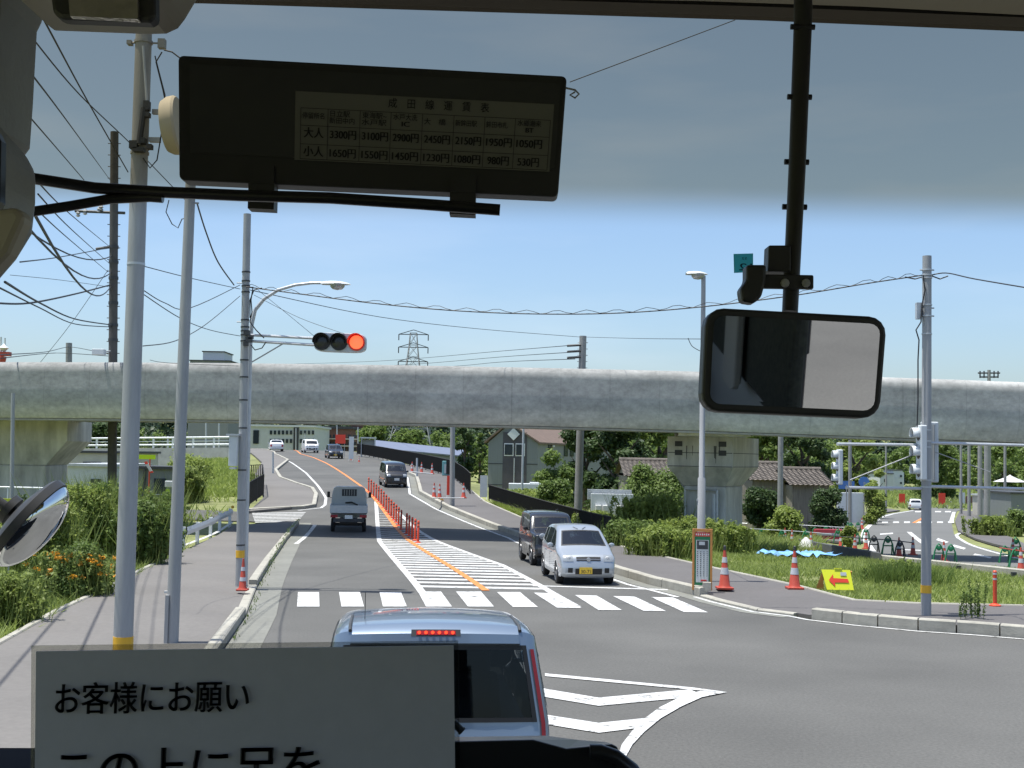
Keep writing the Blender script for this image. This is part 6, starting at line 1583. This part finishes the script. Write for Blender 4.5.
for s in (-1,1):
    x=1.25*s
    b=MB(); b.box((x,-3.3,1.0),(.06,10.4,2.0) ); b.box((x,-3.3,3.45),(.06,10.4,.42)); b.build('side_wall','bodyw',bus)
    for y in (-8.2,-5.9,-3.9,-2.0,.4): 
        b=MB(); b.box((x,y,2.6),(.07,.14,1.35)); b.build('window_pillar','cabdark',bus)
b=MB(); b.box((1.19,-3.4,2.7),(.06,3.4,1.5)); b.build('curtain','fabric',bus,bevel=.02)
b=MB(); b.box((1.12,-2.75,2.4),(.04,.3,1.0)); b.build('wall_panel','creamwall',bus,bevel=.01)
b=MB(); b.box((1.09,-2.72,2.4),(.03,.08,.25)); b.build('wall_phone','cabdark',bus,bevel=.01)
for x in (-.75,.75):
    for y in ((-1.0,-2.2,-3.4) if x<0 else (-4.4,-5.6)):
        b=MB(); b.box((x,y,2.05),(.9,.18,1.0)); b.box((x,y+.25,1.7),(.9,.5,.18)); b.build('seat','fabric',bus,bevel=.05)
b=MB(); ogon(b,[(-260,747),(38,748),(460,756),(620,790),(700,860),(1300,900),(1300,1300),(-260,1300)],1.55,.3); b.build('dashboard',mat('matte_dashboard',(.015,.015,.017),.95,spec=.1),bus)
# left door pillar and housings
b=MB(); ogon(b,[(-200,-60),(30,-60),(48,20),(41,34),(39,70),(37,108),(34,150),(30,160),(-200,160)],1.25,.12); b.build('front_pillar','cabgrey',bus,bevel=.012)
b=MB(); ogon(b,[(-200,112),(0,122),(12,138),(28,155),(40,172),(39.5,205),(36,236),(20,262),(-6,292),(-200,420)],1.18,.1); b.build('monitor_housing','cabgrey',bus,bevel=.014,seg=3)
b=MB(); ogon(b,[(-60,128),(2,133),(8,145),(7,205),(2,217),(-60,235)],1.175,.02); b.build('monitor_screen','blackgl',bus,bevel=.004)
b=MB(); ogon(b,[(-60,225),(28,212),(36,222),(20,258),(-6,286),(-60,330)],1.165,.03); b.build('housing_lower_panel',mat('beige_interior_plastic',(.4,.36,.27),.6),bus,bevel=.01)
b=MB(); ogon(b,[(20,-80),(205,-80),(199,2),(187,22),(180,31),(168,36.5),(150,37),(58,33.5),(50,29),(40,10)],1.1,.16); b.build('overhead_housing','cabbeige2',bus,bevel=.015,seg=3) if 'cabbeige2' in M else None
M['cabbeige2']=mat('cream_overhead_plastic',(.42,.39,.32),.55)
b=MB(); ogon(b,[(20,-80),(205,-80),(199,2),(187,22),(180,31),(168,36.5),(150,37),(58,33.5),(50,29),(40,10)],1.1,.16); b.build('overhead_housing','cabbeige2',bus,bevel=.015,seg=3)
b=MB(); ogon(b,[(50,-60),(160,-60),(161,26),(155,29),(68,26),(60,20)],1.09,.02); b.build('lamp_bezel','cabdark',bus,bevel=.004)
M['lampglass']=mat('ribbed_lamp_glass',(.45,.43,.36),.12,.5,bump=1.0,bscale=9,var=.5,scale=6)
b=MB(); ogon(b,[(66,-60),(140,-60),(141,23),(74,20)],1.085,.01); b.build('lamp_glass','lampglass',bus)
# black tube arms
for pts,r in (([(30,178),(95,188),(160,192),(240,195.5),(330,198),(420,204),(500,210)],.0066),([(30,212),(70,206),(110,199),(150,197),(163,198)],.0058)):
    b=MB(); b.tube([at(x,y,1.36) for x,y in pts],r,12); b.build('grab_tube','blackgl',bus,smooth=True)
b=MB(); b.tube([at(803.5,-60,1.62),at(803,20,1.62),at(797,170,1.6),at(790,312,1.58)],[.0135,.0125,.0115,.0105],14); b.build('mirror_stalk','cabdark',bus,smooth=True)
for py in (27,97,162,207):
    q=at(803-(py-20)*.045,py,1.61); b=MB(); b.tube([q-V((.0165,0,0)),q+V((.0165,0,0))],.004,8); b.build('cable_tie','black',bus)
# fare board
t=thing('fare_board','dark framed fare board with a table of prices hung from black tube','fare board',tuple(at(370,120,1.4)))
TL,TR,BR,BL=at(178,55,1.40),at(567,76,1.43),at(558,197,1.43),at(179,180,1.40)
def bil(u,v,o=0):
    p=TL.lerp(TR,u).lerp(BL.lerp(BR,u),v); return p+V((0,-o,0))
def rquad(u0,v0,u1,v1,o,th,rr=0,asp=3.1):
    pts=[]
    if rr:
        for cu,cv,a0 in ((u1-rr,v0+rr*asp,-90),(u1-rr,v1-rr*asp,0),(u0+rr,v1-rr*asp,90),(u0+rr,v0+rr*asp,180)):
            for k in range(5):
                a=R(a0+90*k/4); pts.append(bil(cu+math.cos(a)*rr,cv+math.sin(a)*rr*asp,o))
    else: pts=[bil(u0,v0,o),bil(u1,v0,o),bil(u1,v1,o),bil(u0,v1,o)]
    b=MB(); b.prism(pts,(0,th,0)); return b
rquad(0,0,1,1,0,.03,.014).build('frame','cabdark',t,world=True,bevel=.002)
M['fareglass']=mat('fare_board_face',(.045,.047,.048),.35); M['farepaper']=mat('fare_table_paper',(.16,.16,.145),.7); M['ink']=mat('printed_ink',(.008,.008,.008),.7)
rquad(.03,.07,.985,.78,.0015,.001).build('face_panel','fareglass',t,world=True)
rquad(.30,.245,.972,.80,.0025,.0005).build('fare_table','farepaper',t,world=True)
def ftext(s,u,v,hgt,wdt,name='lettering'):
    if s[-1:]=='円' or len(s)==2: ftext1(s,u+.0012,v,hgt,wdt,name)
    return ftext1(s,u,v,hgt,wdt,name)
def ftext1(s,u,v,hgt,wdt,name):
    o=bil(u,v,.0035); r=(bil(u+.05,v)-bil(u,v)); uu=(bil(u,v-.05)-bil(u,v)); uu.y=0
    k=(TR-TL).length
    h=hgt*(TL-BL).length
    return text(name,s,o,r,uu,h,'ink',t,width=wdt*k)
ftext('成　田　線　運　賃　表',.54,.335,.085,.26,'table_title')
cols=[.315,.385,.468,.548,.63,.712,.793,.873,.965]
for u,a,c in zip(cols,('停留所名','日立駅','東海駅~','水戸大洗','大　橋','新鉾田駅','鉾田市札','水郷潮来'),('','新田中内','水戸駅','IC','','','','BT')):
    if c: ftext(a,u+.006,.435,.055,.05 if len(a)<4 else .062); ftext(c,u+(.028 if len(c)<3 else .004),.49,.055,.02 if len(c)<3 else .064)
    else: ftext(a,u+.004,.46,.055,.056)
ftext('大人',cols[0]+.008,.61,.09,.05); ftext('小人',cols[0]+.008,.76,.09,.05)
for u,a,c in zip(cols[1:],('3300円','3100円','2900円','2450円','2150円','1950円','1050円'),('1650円','1550円','1450円','1230円','1080円','980円','530円')):
    ftext(a,u+.006,.612,.085,.066); ftext(c,u+(.006 if len(c)>4 else .012),.762,.085,.066 if len(c)>4 else .055)
b=MB()
def fl(u0,v0,u1,v1,w_=.0006):
    p,q=bil(u0,v0,.0034),bil(u1,v1,.0034); d=(q-p).normalized(); n_=V((d.z,0,-d.x))*w_/2; b.add([p+n_,q+n_,q-n_,p-n_],[(0,1,2,3)])
for v_ in (.38,.52,.67,.79): fl(.315,v_,.965,v_)
for u in cols: fl(u,.38,u,.79)
b.build('table_grid','ink',t,world=True)
for u in (.215,.745):
    rquad(u-.033,.86,u+.033,1.0+.0,.004,.02).build('tube_clamp','cabdark',t,world=True)
    p=bil(u,1.0,.002); b=MB(); b.obox(p+V((-.0155,0,.004)),(.031,0,-.001),(0,0,-.034+.004*(u>.5)),(0,.022,0)); b.build('tube_clamp','cabdark',t,world=True)
b=MB(); b.tube([at(566,88,1.42),at(575,90,1.42),at(579,94,1.42),at(575,98,1.42),at(570,95,1.42),at(575,92,1.42)],.0012,6); b.build('binder_clip','steel',t,world=True)
# inside mirror
t=thing('inside_mirror','wide black rimmed rear view mirror hanging from the vertical stalk','mirror',tuple(at(795,363,1.55)))
TL,TR,BR,BL=at(706,307,1.539),at(888,317,1.541),at(880,419,1.561),at(701,411,1.559)
rquad(0,0,1,1,0,.035,.1,1.75).build('housing','cabdark',t,world=True,bevel=.004)
mm=mat('mirror_glass',(.82,.82,.8),.015,1.0)
pts=[]
for cu,cv,a0 in ((.96-.06,.075+.1,-90),(.96-.06,.925-.1,0),(.045+.06,.925-.1,90),(.045+.06,.075+.1,180)):
    for k in range(5):
        a=R(a0+90*k/4); pts.append(bil(cu+math.cos(a)*.06,cv+math.sin(a)*.1,.002))
MN=V((.10,-1,-.16))
cc=sum(pts,V((0,0,0)))/len(pts)
b=MB(); P_=[p+V((0,-(p-cc).dot(V((MN.x,0,MN.z)))*-1*0,0)) for p in pts]; b.prism(P_,(0,.004,0)); o=b.build('mirror_glass',mm,t,world=True)
# brackets by the stalk
t=thing('mirror_bracket','black bracket and small camera box clamped to the mirror stalk','bracket',tuple(at(780,283,1.57)))
b=MB(); ogon(b,[(752,275),(812,276),(812,290),(752,289)],1.56,.01); b.build('plate','cabdark',t,world=True,bevel=.002)
b=MB(); ogon(b,[(764,249),(786,249),(786,275),(763,275)],1.57,.03); b.build('box','cabdark',t,world=True,bevel=.002)
b=MB(); ogon(b,[(742,268),(762,268),(761,285),(757,300),(750,306),(738,304),(736,292),(742,284)],1.55,.03); b.build('camera_body','cabdark',t,world=True,bevel=.004)
for x in (755,785,806):
    b=MB(); b.lathe([(0,-.004),(.005,-.003),(.006,0)],at(x,283,1.558),'y',10); b.build('screw','steel',t,world=True)
t=thing('inspection_sticker','square teal sticker on the windscreen with a mirrored number','sticker',tuple(at(743,263,1.88)))
M['teal']=leafmat('teal_sticker',(.2,.6,.62),(.2,.6,.62),trans=.75)
b=MB(); ogon(b,[(733.5,254),(753,253.5),(753,272),(734,273)],1.885,.001); b.build('sticker_sheet','teal',t,world=True)
text('number','12',at(752,270.5,1.882),(-1,0,0),(0,0,1),.016,'ink',t,width=.02)
text('heading','52',at(747,259.5,1.882),(-1,0,0),(0,0,1),.005,'ink',t,width=.008)
# paper notice on the dashboard
t=thing('paper_notice','grey laminated notice with large Japanese lettering standing on the dashboard','notice',tuple(at(245,760,1.3)))
TL,TR,BR,BL=at(36,651.5,1.32),at(453.5,645.5,1.32),at(456,850,1.32),at(34,850,1.32)
M['notice']=mat('notice_paper',(.38,.385,.4),.7,var=.04,scale=40); M['lam']=glassmat('clear_laminate',(.72,.72,.7),.05,.2)
rquad(0,0,1,1,0,.002).build('sheet','notice',t,world=True)
TL0,TR0,BR0,BL0=TL,TR,BR,BL
TL,TR,BR,BL=at(30,646,1.325),at(458,641,1.325),at(461,850,1.325),at(29,850,1.325)
rquad(0,0,1,1,-.0035,.0008).build('laminate','lam',t,world=True)
TL,TR,BR,BL=TL0,TR0,BR0,BL0
def nt(s,x,y,h,wd,name):
    o=at(x,y,1.32)+V((0,-.004,0)); r=(at(x+100,y-1.6,1.32)-at(x,y,1.32)); u_=V((0,0,1))
    return text(name,s,o,r,u_,h*1.32/1200,'ink',t,width=wd*1.32/1200)
for dx_ in (0,.8): nt('お客様にお願い',56+dx_,711,33,190,'heading_text')
for dx_ in (0,1.4): nt('この上に足を',58+dx_,788,46,256,'body_text')
for o in [k for k in col.objects if k.parent==t and 'text' in k.name]:
    o.modifiers.new('s','SOLIDIFY').thickness=.0006
# black tray and hose end beside the notice
t=thing('dashboard_tray','glossy black tray edge on the dashboard right of the notice','tray',tuple(at(530,752,1.35)))
b=MB(); P1=[at(x,y,1.33) for x,y in [(450,741.5),(533,739.5),(566,748.5),(612,744),(618,747),(620,800),(450,800)]]
P2=[at(x,y,1.5) for x,y in [(450,737),(545,735.5),(580,740),(606,742),(611,745),(613,800),(450,800)]]
k=len(P1); b.add(P1+P2,[list(range(k)),[k+i for i in range(k)][::-1]]+[(i,(i+1)%k,k+(i+1)%k,k+i) for i in range(k)]); b.build('tray_body','blackgl',t,world=True,bevel=.002)
b=MB(); b.tube([at(590,752,1.31),at(600,752,1.31),at(615,757,1.31),at(632,770,1.31),at(645,790,1.31)],.0085,12); b.build('hose','blackgl',t,world=True,smooth=True)
t=thing('knob','small black lever tip poking out at the right edge of the notice','knob',tuple(at(458,728,1.4)))
b=MB(); b.tube([at(453,722,1.4),at(461,730,1.4)],.0045,10); b.build('lever','blackgl',t,world=True,smooth=True)
b=MB(); b.tube([at(461,730,1.4),at(462.5,731.5,1.4)],.0052,10); b.build('tip','cabdark',t,world=True,smooth=True)
# round mirror outside at the left
t=thing('round_mirror','round convex outside mirror with black rim seen edge on at the left','mirror',tuple(at(28,524,2.4)))
c=at(29,524,2.4)
a1=(at(62,488,2.4)-at(-3,566,2.4)); L_=a1.length/2; a1.normalize(); nrm=V((.83,.12,-.63)); nrm=(nrm-a1*nrm.dot(a1)).normalized(); a2=a1.cross(nrm)
def dome(prof,m,nm,n=36):
    b=MB(); rows=[]
    for r,h in prof: rows.append([c+nrm*h+(a1*math.cos(2*math.pi*j/n)+a2*math.sin(2*math.pi*j/n))*r for j in range(n+1)])
    b.grid(rows); return b.build(nm,m,t,world=True,smooth=True)
dome([(L_*math.cos(a),L_*.5*math.sin(a)) for a in [R(90*k/10) for k in range(11)]],mat('convex_mirror_glass',(.75,.76,.76),.03,1.0),'mirror_glass')
dome([(L_*1.0,.006),(L_*1.03,.004),(L_*1.03,-.012),(L_*.95,-.018),(L_*.5,-.03),(0,-.034)],'cabdark','back_shell')
b=MB(); b.tube([c-nrm*.03,c-nrm*.06+V((-.05,0,.03)),at(-40,497,2.3)],.011,10); b.tube([c-nrm*.04,c-nrm*.055],.03,14); b.build('mount_arm','cabdark',t,world=True,smooth=True)
